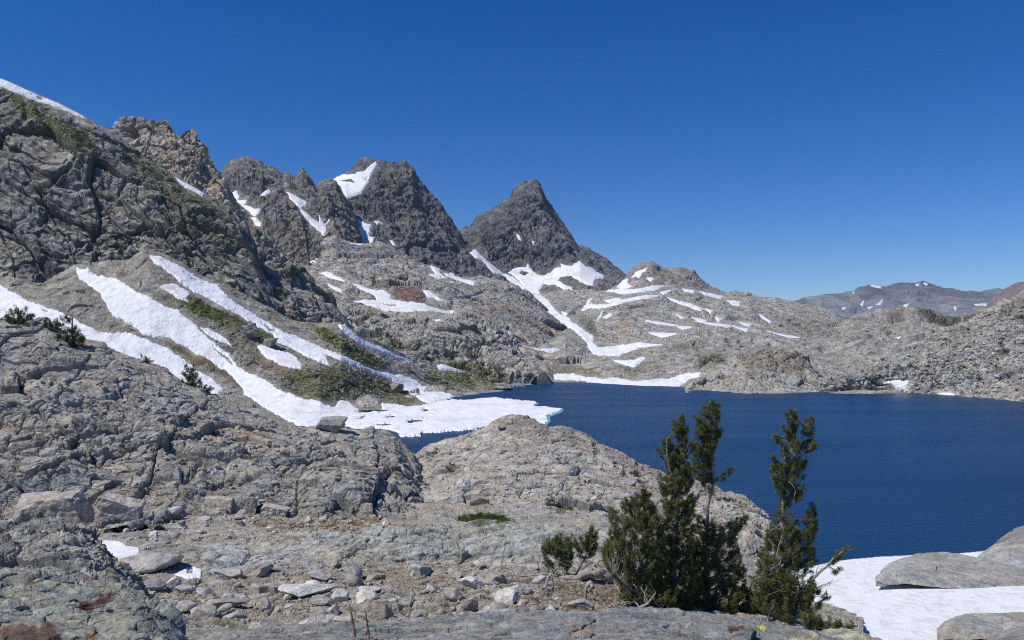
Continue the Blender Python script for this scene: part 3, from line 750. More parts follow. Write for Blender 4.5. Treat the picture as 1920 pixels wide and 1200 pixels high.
S('basin', [(1090, 580), (1103, 562), (1112, 559), (1107, 568), (1130, 571), (1157, 566), (1190, 557), (1210, 553), (1234, 554), (1223, 559), (1193, 562), (1167, 569), (1140, 576), (1123, 578), (1107, 574)], 'arched snow strip on the slabs above the valley', ragged=1.2)
S('basin', [(1250, 559), (1273, 566), (1307, 576), (1321, 582), (1313, 586), (1297, 580), (1270, 571)], 'snow strip slanting down right of the arched snow strip', ragged=1)
S('basin', [(1183, 522), (1197, 510), (1215, 502), (1211, 508), (1190, 520)], 'snow sliver on the left side of the small brown peak', ragged=.8)
S('basin', [(1277, 542), (1303, 546), (1300, 551), (1283, 548)], 'short snow bar under the small brown peak', ragged=.8)
S('basin', [(1307, 546), (1323, 549), (1358, 556), (1351, 561), (1323, 555)], 'longer snow bar under the right end of the small brown peak', ragged=1)
S('basin', [(1363, 564), (1390, 566), (1387, 574), (1373, 573)], 'square snow patch right below the small brown peak', ragged=1)
S('basin', [(1421, 589), (1433, 593), (1449, 604), (1443, 607), (1430, 599)], 'lone slanting snow patch on the right grey hillside', ragged=.8)
slabs = 'thin snow streak on the pale slabs above the far shore'
for p in ([(1133, 563), (1160, 559), (1168, 563), (1143, 568)], [(1237, 550), (1257, 546), (1245, 554)], [(1210, 604), (1240, 607), (1271, 611), (1233, 609)], [(1217, 622), (1267, 622), (1240, 627)],
          [(1297, 597), (1325, 603), (1317, 607)], [(1303, 604), (1370, 612), (1362, 616)], [(1373, 612), (1403, 617), (1400, 621)], [(1268, 591), (1284, 597), (1277, 599)],
          [(1120, 601), (1129, 584), (1126, 594)], [(1131, 596), (1144, 588), (1148, 593), (1137, 598)], [(1387, 607), (1408, 610), (1403, 614)], [(1193, 518), (1203, 516), (1198, 523)], [(1213, 523), (1226, 523), (1220, 529)],
          [(1322, 582), (1336, 586), (1332, 592)], [(1340, 597), (1352, 601), (1346, 605)], [(1438, 620), (1470, 628), (1500, 634), (1480, 633)], [(1270, 613), (1297, 614), (1280, 617)], [(1053, 583), (1063, 585), (1060, 590)]):
    S('basin', p, slabs, 'snow streaks on the pale slabs', thick=1.0, ragged=.6)
S('basin', [(1580, 600), (1602, 605), (1597, 610), (1587, 607)], 'snow patch in the gap left of the rounded shrubby dome', ragged=.8)
S('shrubdome', [(1680, 632), (1688, 631), (1686, 635)], 'snow speck on the rounded shrubby dome', 'snow specks on the rounded dome', thick=1.2, ragged=.3)
S('shrubdome', [(1734, 643), (1742, 644), (1738, 647)], 'snow speck on the rounded shrubby dome', 'snow specks on the rounded dome', thick=1.2, ragged=.3)
S('talus', [(1657, 718), (1673, 714), (1702, 712), (1704, 718), (1695, 729), (1680, 728), (1672, 721)], 'snow patch at the foot of the right boulder slope', ragged=1.2)
S('talus', [(1758, 737), (1780, 735), (1792, 739), (1773, 742)], 'small low snow patch at the right water line', ragged=.8)
for p in ([(1633, 535), (1655, 536), (1652, 540), (1640, 538)], [(1716, 535), (1724, 533), (1720, 539)], [(1731, 532), (1739, 533), (1737, 537)], [(1827, 573), (1858, 572), (1856, 576), (1830, 576)], [(1643, 572), (1655, 562), (1651, 572)], [(1614, 570), (1619, 564), (1617, 574)],
          [(1788, 576), (1793, 580), (1791, 583)], [(1694, 575), (1704, 572), (1700, 578)], [(1626, 577), (1637, 575), (1630, 580)], [(1510, 579), (1526, 580), (1518, 583)], [(1598, 546), (1601, 546), (1600, 551)], [(1578, 580), (1586, 577), (1583, 583)]):
    S('far', p, 'snow fleck on the hazy distant range', 'snow flecks on the distant range', thick=1.4, ragged=.4)
S('slope', [(-80, 520), (0, 535), (20, 546), (43, 561), (73, 572), (110, 584), (140, 599), (160, 612), (187, 620), (213, 627), (235, 622), (263, 632), (287, 642), (320, 656), (350, 679), (367, 694), (393, 706), (418, 730), (400, 745), (360, 735), (320, 720), (280, 700), (230, 680), (150, 660), (0, 640), (-80, 630)], 'lowest snow tongue behind the bushes on the left bluff', holes=[[(78, 579), (86, 580), (94, 585), (84, 584)], [(176, 616), (186, 618), (198, 624), (186, 623)]], ragged=2.5)
S('slope', [(141, 501), (152, 506), (165, 502), (170, 510), (187, 516), (210, 522), (220, 524), (243, 536), (267, 552), (293, 566), (317, 579), (337, 582), (343, 592), (360, 602), (377, 619), (390, 632), (410, 652), (430, 664), (447, 689), (473, 702), (507, 719), (520, 729), (547, 739), (560, 746), (593, 752), (615, 761), (627, 762), (640, 750), (660, 758), (676, 770), (665, 776), (640, 790), (620, 800), (580, 806), (547, 790), (517, 774), (487, 758), (460, 738), (443, 714), (420, 694), (393, 674), (367, 661), (340, 646), (333, 643), (310, 629), (293, 633), (267, 624), (247, 609), (227, 598), (210, 591), (200, 571), (190, 554), (180, 541), (163, 531), (148, 522)], 'wide snow gully reaching down to the lake ice', ragged=3, holes=[[(313, 629), (330, 640), (352, 652), (345, 652), (322, 640)], [(400, 650), (425, 668), (440, 684), (428, 678), (408, 660)]])
S('slope', [(280, 477), (300, 481), (320, 491), (340, 499), (353, 509), (373, 521), (393, 531), (410, 532), (413, 544), (430, 556), (443, 569), (467, 582), (490, 596), (513, 612), (533, 622), (567, 636), (610, 654), (640, 666), (673, 682), (707, 696), (740, 702), (767, 707), (790, 721), (820, 729), (852, 742), (833, 751), (810, 757), (793, 751), (773, 738), (747, 721), (727, 711), (687, 694), (650, 681), (630, 672), (605, 664), (612, 672), (618, 685), (597, 678), (563, 664), (533, 644), (520, 638), (510, 624), (490, 614), (467, 601), (443, 588), (417, 574), (393, 561), (367, 548), (343, 534), (327, 518), (307, 504), (282, 486)], 'long thin snow gully under the upper cliffs', ragged=2.6, holes=[[(345, 510), (360, 520), (375, 530), (362, 525)], [(490, 604), (505, 612), (520, 624), (508, 620)]])
S('slope', [(310, 533), (330, 532), (353, 547), (357, 553), (350, 562), (353, 566), (333, 559), (313, 547), (299, 537)], 'pinkish snow patch between the two long gullies', pink=.4, ragged=1.5)
S('slope', [(483, 647), (497, 646), (520, 656), (543, 662), (553, 669), (567, 683), (563, 691), (547, 689), (523, 684), (503, 671), (493, 664)], 'pink tinged snow patch below the small cliff', pink=.3, ragged=2)
S('slope', [(377, 612), (393, 616), (420, 632), (434, 648), (413, 641), (390, 628)], 'broken snow streak beside the wide gully', pink=.3, ragged=2)
S('slope', [(633, 609), (647, 609), (660, 621), (687, 641), (717, 652), (740, 664), (768, 678), (747, 674), (713, 661), (687, 651), (660, 633), (640, 619)], 'slim snow ribbon beneath the dark right buttress', ragged=1.3)
S('slope', [(820, 685), (840, 684), (870, 690), (862, 696), (823, 694)], 'small snow patch on the meadow by the far trees', ragged=1)
S('slope', [(716, 755), (740, 757), (767, 762), (797, 757), (808, 756), (800, 764), (775, 770), (740, 772), (716, 769)], 'snow scrap between the shore boulders and the ice', ragged=1.5)
S('terrace', [(188, 1013), (223, 1015), (238, 1023), (262, 1026), (262, 1060), (274, 1069), (260, 1074), (247, 1080), (236, 1084), (200, 1060), (188, 1040)], 'snow pocket under the tilted slab in the left foreground', thick=3, ragged=1.2)
S('terrace', [(327, 1075), (346, 1064), (367, 1062), (379, 1067), (378, 1080), (358, 1082), (333, 1079)], 'small snow remnant beside the tilted slab', thick=4, ragged=1.5, holes=[[(352, 1068), (362, 1067), (360, 1074), (352, 1073)]])
S('snowbowl', [(1386, 1070), (1520, 1040), (2329, 985), (2329, 1250), (1386, 1250)], 'large smooth snowfield sloping to the lake behind the pines', cat='snowfield', name='snowfield', thick=2)

# ------------------------------------------------------------------ stone colours
GREY, TAN, DARK, PALE, GREEN, BROWN = (.300, .282, .258), (.345, .300, .245), (.130, .125, .128), (.40, .378, .345), (.105, .128, .036), (.175, .145, .085)

GAIN = {'peak_rock': .95, 'hill_rock': 1.22, 'slope_rock': 1.25, 'granite': 1.22, 'lichen_granite': 1.25}
DESAT = .34
M_far = rock_mat('distant_rock', 260, .4, .7)
M_peak = rock_mat('peak_rock', 26, .9, 1.25)
M_hill = rock_mat('hill_rock', 13, .9, 1.35)
M_mid = rock_mat('slope_rock', 6, .9, 1.3)
M_near = rock_mat('granite', .9, .7, .9)
M_close = rock_mat('lichen_granite', .28, .7, 1.0)
M_snow_far = snow_mat('old_snow', 14)
M_snow_near = snow_mat('near_snow', .5)

VJ = ((1, .3, .12, .7), (-.8, .5, .25, .9), (.3, .2, 1, 2.2))
def D(*a, **k): return lambda P, x, y: rock_disp(P, *a, **k)
def fade(disp, fn): return lambda P, x, y: disp(P, x, y) * fn(x, y)

build_layer(LAYERS['far'], 'mountain', 'hazy blue grey range on the far right horizon', M_far, (.25, .235, .225), D(420, 48, (.8, .8, 1.6), .8, .35, seed=1, octs=5), back=(1200, 500), color2=(.16, .155, .155),
            tints=[([(1590, 545), (1640, 530), (1760, 528), (1860, 545), (1860, 562), (1700, 556), (1600, 556)], (.10, .10, .115), 8, .7)], cat='mountain')
build_layer(LAYERS['redhill'], 'mountain', 'reddish distant hill at the right edge', M_far, (.26, .15, .125), D(300, 40, (1, 1, 1), .7, .2, seed=2), back=(900, 400), cat='mountain')
crest = lambda k: (lambda x, y: .22 + .78 * sstep(5, 50, y - np.interp(x, [p[0] for p in LAYERS[k].lines[0][0]], [p[1] for p in LAYERS[k].lines[0][0]])))
def peak(seed, L, amp, key):
    a, b = D(L, amp, (.62, .62, 2.4), .85, .32, .12, seed=seed, octs=5, joints=.75, jset=((1, .3, .12, .5), (-.8, .5, .25, .8), (.3, .2, 1, 2.6))), D(L * .30, amp * .55, (.5, .5, 4.5), 1.1, .3, .15, seed=seed + 200, octs=3)
    k = crest(key)
    return lambda P, x, y: a(P, x, y) * k(x, y) + b(P, x, y) * (.5 + .5 * k(x, y))
pk = peak(3, 80, 13, 'banner')
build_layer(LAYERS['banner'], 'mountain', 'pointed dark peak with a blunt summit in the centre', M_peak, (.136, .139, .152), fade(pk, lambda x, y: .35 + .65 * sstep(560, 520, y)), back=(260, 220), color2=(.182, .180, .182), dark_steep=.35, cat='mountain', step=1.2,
            tints=[([(810, 520), (960, 520), (1172, 525), (1225, 560), (1225, 640), (810, 640)], (.235, .225, .215), 10, .8), ([(985, 425), (1010, 420), (1030, 440), (1010, 465), (990, 455)], (.25, .22, .19), 10, .7)])
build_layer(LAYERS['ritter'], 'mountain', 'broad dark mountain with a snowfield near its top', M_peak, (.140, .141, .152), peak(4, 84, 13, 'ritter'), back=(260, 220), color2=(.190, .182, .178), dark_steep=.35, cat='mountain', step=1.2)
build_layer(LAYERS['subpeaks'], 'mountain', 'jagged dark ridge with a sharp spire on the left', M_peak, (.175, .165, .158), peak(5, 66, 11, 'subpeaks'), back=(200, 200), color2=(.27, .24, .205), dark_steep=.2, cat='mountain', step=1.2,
            tints=[([(480, 400), (540, 370), (620, 440), (620, 560), (420, 560)], (.28, .25, .215), 15, .8)])
basin_d = D(70, 8.5, (1.2, 1.2, .8), .55, .5, .16, seed=6, octs=5, joints=.3, jset=VJ)
build_layer(LAYERS['basin'], 'hill', 'pale stepped slabs and small brown peak beyond the lake', M_hill, (.325, .302, .268), basin_d, back=(160, 120), color2=(.27, .255, .235), dark_steep=.25, cat='hill', step=1.2,
            tints=[([(1165, 530), (1190, 495), (1222, 484), (1305, 500), (1350, 545), (1280, 540), (1220, 530)], (.21, .185, .165), 8, .9),
                   ([(1000, 560), (1080, 570), (1110, 600), (1125, 640), (1100, 630), (1050, 590)], (.22, .215, .21), 6, .8),
                   ([(1150, 612), (1180, 600), (1190, 625), (1160, 630)], (.33, .26, .21), 8, .7), ([(1300, 660), (1345, 655), (1365, 685), (1310, 692)], (.09, .105, .04), 7, .85), ([(1085, 595), (1112, 600), (1118, 630), (1100, 625)], (.12, .13, .07), 6, .6),
                   ([(1140, 684), (1240, 690), (1250, 702), (1180, 700)], (.15, .14, .065), 6, .7), ([(1020, 680), (1110, 690), (1130, 705), (1020, 702)], (.14, .14, .06), 5, .7), ([(1250, 640), (1330, 632), (1320, 645), (1270, 655)], (.16, .15, .08), 5, .6),
                   ([(1440, 590), (1590, 605), (1600, 640), (1480, 630)], (.20, .19, .16), 12, .7)])
build_layer(LAYERS['shrubdome'], 'hill', 'rounded grey dome with dark shrubs on its crest', M_hill, (.30, .282, .25), D(48, 7, (1, 1, .9), .6, .6, .2, seed=7, octs=5, joints=.3, jset=VJ), back=(120, 90), color2=(.25, .235, .21), dark_steep=.2, cat='hill',
            tints=[([(1705, 572), (1735, 576), (1775, 598), (1830, 590), (1840, 602), (1790, 625), (1760, 618), (1735, 595)], (.07, .075, .04), 6, .9), ([(1660, 588), (1690, 582), (1694, 600), (1670, 605)], (.15, .13, .10), 5, .8)])
build_layer(LAYERS['shorehill'], 'hill', 'low brown knob on the far shore', M_mid, (.29, .27, .24), D(22, 3.2, (.9, .9, 1.3), .5, .7, .2, seed=8), back=(40, 30), color2=(.32, .295, .26), dark_steep=.3, cat='hill', step=1.2,
            tints=[([(1385, 665), (1440, 652), (1510, 660), (1526, 695), (1480, 702), (1400, 700)], (.20, .172, .135), 6, .95)])
build_layer(LAYERS['talus'], 'hill', 'grey boulder slope falling to the right shore', M_mid, (.31, .298, .272), fade(D(14, 3.2, (1, 1, 1), .35, .8, .2, seed=9), lambda x, y: 1.0), back=(90, 60), color2=(.27, .26, .235), cat='hill', step=1.2,
            tints=[([(1880, 570), (1925, 540), (2000, 500), (2000, 600), (1920, 605), (1870, 600)], (.19, .175, .15), 10, .8), ([(1700, 640), (1780, 615), (1860, 590), (1870, 610), (1780, 640)], (.22, .205, .17), 10, .6)])
build_layer(LAYERS['plinth'], 'hill', 'rounded grey hill below the broad dark mountain', M_hill, (.275, .258, .232), D(75, 9, (.9, .9, 1.3), .5, .55, .16, seed=10, octs=5, joints=.35, jset=VJ), back=(180, 140), color2=(.325, .298, .255), dark_steep=.4, cat='hill', step=1.2,
            tints=[([(732, 546), (745, 542), (772, 543), (802, 562), (796, 571), (762, 566), (740, 558)], (.20, .122, .10), 3, .95, (3, 14), 0), ([(620, 450), (700, 458), (760, 480), (700, 490), (630, 480)], (.20, .195, .19), 6, .8),
                   ([(920, 560), (1000, 590), (1050, 640), (960, 640), (900, 600)], (.235, .205, .185), 14, .7)])
build_layer(LAYERS['cliffband'], 'hill', 'low grey cliff band above the far trees', M_mid, (.29, .275, .25), D(30, 6.5, (.75, .75, 1.6), .5, .75, .18, seed=11, octs=5), back=(70, 50), color2=(.335, .31, .27), dark_steep=.4, cat='hill', step=1.2,
            tints=[([(800, 690), (870, 690), (940, 705), (960, 722), (900, 734), (830, 730)], (.115, .125, .04), 6, .85), ([(720, 640), (800, 660), (830, 672), (780, 668), (720, 655)], (.10, .11, .05), 5, .7)])
build_layer(LAYERS['crag'], 'mountain', 'tan crag tower on the left skyline', M_mid, (.375, .305, .230), D(34, 7.5, (.75, .75, 1.6), .45, .7, .2, seed=12, octs=5, joints=.6), back=(70, 60), color2=(.295, .24, .185), dark_steep=.15, cat='mountain', step=1.2)
lm = D(42, 9.5, (.72, .72, 1.65), .72, .62, .18, seed=13, dip=.5, octs=5, joints=.4)
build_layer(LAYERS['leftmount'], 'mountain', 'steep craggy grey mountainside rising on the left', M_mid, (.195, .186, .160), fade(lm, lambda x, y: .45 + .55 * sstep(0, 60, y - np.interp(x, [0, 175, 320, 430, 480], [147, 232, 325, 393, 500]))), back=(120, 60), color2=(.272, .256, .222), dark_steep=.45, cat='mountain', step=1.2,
            tints=[([(10, 172), (60, 192), (110, 222), (160, 255), (190, 290), (150, 285), (90, 245), (40, 215)], GREEN, 10, .85), ([(220, 270), (300, 315), (400, 380), (440, 420), (380, 420), (290, 370), (230, 300)], (.14, .14, .06), 12, .7), ([(225, 500), (260, 500), (270, 520), (230, 515)], GREEN, 5, .9),
                   ([(130, 250), (165, 265), (180, 290), (140, 280)], (.05, .065, .02), 6, .8), ([(300, 400), (420, 430), (440, 470), (340, 450)], (.15, .14, .075), 14, .5)])
build_layer(LAYERS['buttress'], 'mountain', 'second craggy buttress ending in a dark cliff', M_mid, (.205, .195, .168), D(38, 8.5, (.7, .7, 1.7), .7, .62, .18, seed=14, dip=.3, octs=5, joints=.4), back=(70, 50), color2=(.30, .27, .23), dark_steep=.4, cat='mountain', step=1.2,
            tints=[([(460, 440), (482, 440), (478, 468), (466, 465)], GREEN, 4, .8), ([(440, 530), (480, 530), (540, 565), (530, 575), (460, 550)], (.11, .115, .045), 6, .8), ([(520, 520), (560, 520), (568, 530), (530, 530)], GREEN, 4, .8)])
build_layer(LAYERS['slope'], 'slope', 'scree and green slope between the snow gullies', M_mid, (.225, .205, .17), fade(D(13, 2.6, (1, 1, 1), .5, .6, .2, seed=15), lambda x, y: .6 + .4 * sstep(0, 5, poly_sd(x, y, [(600, 600), (700, 650), (870, 690), (960, 730), (860, 740), (760, 700), (640, 650)]))), back=(40, 60), color2=(.27, .25, .215), cat='slope', step=1.2,
            tints=[([(325, 548), (357, 556), (400, 575), (440, 590), (470, 610), (515, 628), (512, 642), (480, 636), (440, 622), (410, 606), (360, 586), (328, 566)], GREEN, 6, .95, (4, 16), .3),
                   ([(583, 608), (620, 622), (660, 648), (700, 668), (725, 688), (700, 692), (650, 665), (605, 640)], GREEN, 5, .95, (4, 16), .3),
                   ([(520, 700), (560, 690), (640, 690), (700, 705), (760, 730), (785, 752), (770, 762), (720, 752), (660, 746), (600, 750), (545, 738)], (.118, .118, .040), 8, .9, (6, 18), .5),
                   ([(300, 635), (420, 690), (480, 735), (450, 730), (380, 690), (320, 660)], (.15, .125, .06), 6, .8), ([(380, 600), (480, 640), (560, 690), (520, 700), (440, 660)], (.17, .145, .085), 8, .7),
                   ([(790, 690), (830, 690), (900, 705), (940, 722), (880, 732), (820, 724)], (.12, .13, .04), 6, .85), ([(640, 600), (760, 660), (830, 700), (780, 700), (700, 650)], (.30, .285, .26), 8, .8), ([(490, 540), (540, 560), (580, 585), (520, 575)], (.13, .13, .05), 6, .6)])
bl = D(2.7, .60, (1.4, 1.2, .9), .3, .8, .08, seed=16, dip=-.35, octs=4, strata=.3, joints=.75)
bl2 = D(.9, .11, (1.3, 1, .8), .2, .9, .15, seed=26, dip=-.3, octs=2)
build_layer(LAYERS['bluff'], 'rocky_ground', 'jointed grey granite bluff in the left middle ground', M_near, (.275, .258, .232), lambda P, x, y: bl(P, x, y) * (.28 + .72 * sstep(6, 60, y - np.interp(x, [p[0] for p in LAYERS['bluff'].lines[0][0]], [p[1] for p in LAYERS['bluff'].lines[0][0]]))) + bl2(P, x, y), back=(10, 9), color2=(.34, .312, .272), dark_steep=.1, cat='rock outcrop', step=(1.5, .5),
            tints=[([(420, 950), (560, 950), (800, 970), (800, 1000), (420, 990)], (.275, .23, .165), 10, .7), ([(-80, 780), (30, 790), (50, 860), (-80, 860)], (.37, .33, .28), 8, .7), ([(360, 780), (480, 800), (560, 850), (420, 840)], (.34, .28, .22), 14, .6)])
dm = D(2.4, .34, (1.3, 1.1, .9), .3, .85, .08, seed=17, dip=.25, octs=4, strata=.25, joints=.55)
dm2 = D(.8, .09, (1.2, 1, .9), .2, .9, .15, seed=27, octs=2)
build_layer(LAYERS['dome'], 'rocky_ground', 'rounded pale granite dome in front of the lake', M_near, (.335, .305, .265), lambda P, x, y: dm(P, x, y) * (.5 + .5 * sstep(820, 870, y)) + dm2(P, x, y), back=(14, 14), color2=(.40, .362, .31), dark_steep=.1, cat='rock outcrop', step=(1.5, .5),
            tints=[([(930, 775), (1010, 780), (1100, 805), (1200, 860), (1440, 950), (1400, 960), (1200, 890), (1050, 830), (940, 815)], (.25, .225, .19), 12, .8), ([(860, 960), (900, 950), (960, 965), (960, 990), (860, 985)], (.06, .085, .02), 5, .8), ([(1020, 945), (1080, 950), (1070, 975), (1020, 970)], (.10, .105, .035), 5, .6),
                   ([(1150, 900), (1250, 910), (1300, 960), (1200, 950)], (.32, .27, .23), 14, .7)])
tr1 = D(1.5, .24, (1.5, 1, .6), .4, .8, .2, seed=18, dip=.2)
tr2 = D(.42, .06, (1.3, 1, .7), .2, .9, .2, seed=28, octs=2)
slabpoly = [(380, 1024), (520, 1006), (700, 994), (840, 985), (1000, 984), (1140, 1000), (1260, 1040), (1240, 1075), (1100, 1062), (900, 1052), (700, 1046), (560, 1046), (460, 1060), (390, 1068)]
build_layer(LAYERS['terrace'], 'rocky_ground', 'gravelly terrace with a low grey slab in the foreground', M_near, (.285, .25, .20), lambda P, x, y: tr1(P, x, y) * (.35 + .65 * sstep(-8, 8, poly_sd(x, y, slabpoly))) + tr2(P, x, y), color2=(.33, .30, .26), cat='ground', step=(1.5, .6),
            tints=[(slabpoly, (.33, .335, .30), 7, .9, (5, 18), 0), ([(380, 1040), (560, 1010), (640, 1040), (480, 1062), (390, 1070)], (.37, .36, .34), 8, .8), ([(420, 965), (760, 975), (860, 985), (700, 995), (520, 1000), (430, 990)], (.275, .23, .165), 8, .7),
                   ([(620, 1060), (1000, 1080), (1160, 1100), (1180, 1150), (900, 1150), (700, 1110)], (.262, .225, .175), 16, .7), ([(860, 970), (940, 962), (970, 985), (880, 990)], (.06, .085, .02), 6, .8), ([(1040, 1090), (1180, 1100), (1200, 1150), (1060, 1150)], (.21, .155, .095), 10, .6)])
rk = D(2.2, .14, (1.5, 1, 1), .5, .4, .1, seed=19, joints=.5)
rk2 = D(.5, .022, (1.3, 1, 1), .4, .8, .2, seed=29)
both = lambda P, x, y: rk(P, x, y) + rk2(P, x, y)
build_layer(LAYERS['snowbowl'], 'snow_hollow', 'bare hollow under the snowfield behind the pines', M_near, (.25, .23, .2), both, back=(8, 8), cat='ground')
build_layer(LAYERS['outcrop_upper'], 'rock_outcrop', 'smooth grey rock island in the snowfield with a pointed left tip', M_near, (.30, .29, .275), both, back=(2.5, 2.0), color2=(.35, .32, .285), cat='rock outcrop', step=1.0)
build_layer(LAYERS['outcrop_far'], 'rock_outcrop', 'dark rounded rock at the right edge of the lake', M_near, (.20, .195, .165), both, back=(6, 5), color2=(.24, .225, .19), cat='rock outcrop', step=1.2)
build_layer(LAYERS['outcrop_lower'], 'rock_outcrop', 'low cracked rock island at the lower right of the snowfield', M_near, (.315, .30, .27), both, back=(1.6, 1.0), color2=(.36, .335, .30), cat='rock outcrop', step=1.0)
build_layer(LAYERS['corner'], 'rock_outcrop', 'dark rock in the bottom right corner', M_near, (.25, .235, .21), both, back=(2, 1.2), cat='rock outcrop', step=1.2)
ld = D(.9, .10, (1.3, 1, .9), .4, .8, .2, seed=20); ld2 = D(.22, .028, (1.2, 1, .9), .4, .8, .25, seed=30)
close = lambda P, x, y: ld(P, x, y) + ld2(P, x, y)
build_layer(LAYERS['ledge'], 'rock_outcrop', 'small mossy ledge below the low pine sprawl', M_close, (.25, .24, .21), close, back=(1.5, 1.2), color2=(.36, .36, .22), cat='rock outcrop', step=(1.2, .6))
build_layer(LAYERS['nearslab'], 'rock_outcrop', 'long blue grey slab along the bottom edge', M_close, (.175, .18, .178), lambda P, x, y: close(P, x, y) * .6, back=(2.5, 1.6), color2=(.24, .235, .225), cat='rock outcrop', step=(1.2, .6),
            tints=[([(1418, 1172), (1428, 1170), (1438, 1175), (1430, 1180)], (.55, .56, .08), 1.5, .95, (2, 8), 0), ([(1360, 1180), (1390, 1178), (1400, 1192), (1370, 1196)], (.10, .045, .03), 3, .9, (3, 10), 0), ([(1480, 1185), (1530, 1190), (1540, 1205), (1480, 1205)], (.40, .40, .20), 3, .9, (4, 9), .8),
                   ([(1060, 1180), (1110, 1176), (1120, 1190), (1070, 1192)], (.26, .20, .16), 5, .7)])
build_layer(LAYERS['lichen_upper'], 'rock_outcrop', 'rough olive grey rock rising on the left edge', M_close, (.23, .222, .19), lambda P, x, y: close(P, x, y) * 1.9, back=(3, 2.2), color2=(.32, .305, .27), cat='rock outcrop', step=(1.2, .6), dark_steep=.1)
build_layer(LAYERS['lichen_lower'], 'rock_outcrop', 'near rock with green and maroon lichen in the lower left corner', M_close, (.275, .285, .225), lambda P, x, y: close(P, x, y) * .8, back=(1.6, 1.2), color2=(.22, .225, .215), cat='rock outcrop', step=(1.2, .6),
            tints=[([(0, 1178), (50, 1172), (90, 1165), (115, 1185), (110, 1215), (0, 1215)], (.135, .075, .06), 5, .9, (6, 12), .4), ([(145, 1132), (180, 1122), (215, 1124), (205, 1134), (172, 1142), (150, 1142)], (.11, .05, .045), 3, .95, (4, 10), .2),
                   ([(160, 1182), (182, 1176), (184, 1205), (158, 1205)], (.24, .12, .06), 4, .9, (4, 10), .2), ([(250, 1150), (290, 1165), (330, 1200), (260, 1200)], (.13, .14, .14), 8, .8), ([(40, 1090), (60, 1088), (66, 1102), (48, 1104)], (.12, .06, .05), 3, .8, (3, 8), 0)])

for a in SNOWS:
    build_snow(*a, M_snow_near if a[0] in ('terrace', 'snowbowl') else M_snow_far)

# ------------------------------------------------------------------ wide ground, lake, floating ice
def sheet(name, pts, z, mat, label, cat, n=1):
    v = np.array([(x, y, z) for x, y in pts], float)
    o = mesh_obj(name, v, np.arange(4).reshape(1, 4), mat)
    return tag(o, label, cat, kind='structure')
M_ground = rock_mat('valley_ground', 120, .3, .7, use_col=False, base=(.26, .245, .22))
sheet('ground', [(-9000, -1500), (9000, -1500), (9000, 11500), (-9000, 11500)], -9.0, M_ground, 'bare stony ground under the whole valley', 'ground')

m, nt, b = new_mat('lake_water')
g = N(nt, "ShaderNodeNewGeometry")
mp = N(nt, "ShaderNodeMapping"); mp.inputs['Scale'].default_value = (1.0, 1.6, 1)
nt.links.new(g.outputs['Position'], mp.inputs['Vector'])
n1 = N(nt, "ShaderNodeTexNoise", i_Scale=.55, i_Detail=4, i_Roughness=.6); nt.links.new(mp.outputs[0], n1.inputs['Vector'])
bp = N(nt, "ShaderNodeBump", i_Strength=.55, i_Distance=.5)
nt.links.new(n1.outputs['Fac'], bp.inputs['Height']); nt.links.new(bp.outputs[0], b.inputs['Normal'])
b.inputs['Base Color'].default_value = (.003, .036, .102, 1)
n3 = N(nt, "ShaderNodeTexNoise", i_Scale=1.0, i_Detail=4, i_Roughness=.6)
mp3 = N(nt, "ShaderNodeMapping"); mp3.inputs['Scale'].default_value = (.006, .03, 1)
nt.links.new(g.outputs['Position'], mp3.inputs['Vector']); nt.links.new(mp3.outputs[0], n3.inputs['Vector'])
rr = ramp(nt, n3.outputs['Fac'], [(.35, (.29,) * 3), (.65, (.38,) * 3)]); nt.links.new(rr, b.inputs['Roughness'])
b.inputs['IOR'].default_value = 1.33
b.inputs['Specular IOR Level'].default_value = .38
sheet('lake', [(-500, 30), (1200, 30), (1200, 1000), (-500, 1000)], 0.0, m, 'deep blue rippled mountain lake', 'lake')

hm = bpy.data.materials.new('haze'); hm.use_nodes = True
nt = hm.node_tree; nt.nodes.remove(nt.nodes['Principled BSDF'])
pv = N(nt, "ShaderNodeVolumePrincipled"); pv.inputs['Density'].default_value = 3.0e-5; pv.inputs['Color'].default_value = (.50, .72, 1, 1)
nt.links.new(pv.outputs[0], nt.nodes['Material Output'].inputs['Volume'])
hv = np.array([(x, y, z) for z in (-10, 720) for x, y in ((-9100, -1600), (9100, -1600), (9100, 11600), (-9100, 11600))], float)
haze = mesh_obj('haze', hv, np.array([[0, 3, 2, 1], [4, 5, 6, 7], [0, 1, 5, 4], [1, 2, 6, 5], [2, 3, 7, 6], [3, 0, 4, 7]]), hm, smooth=False)
tag(haze, 'thin blue mountain air over the whole valley', 'haze', kind='stuff')

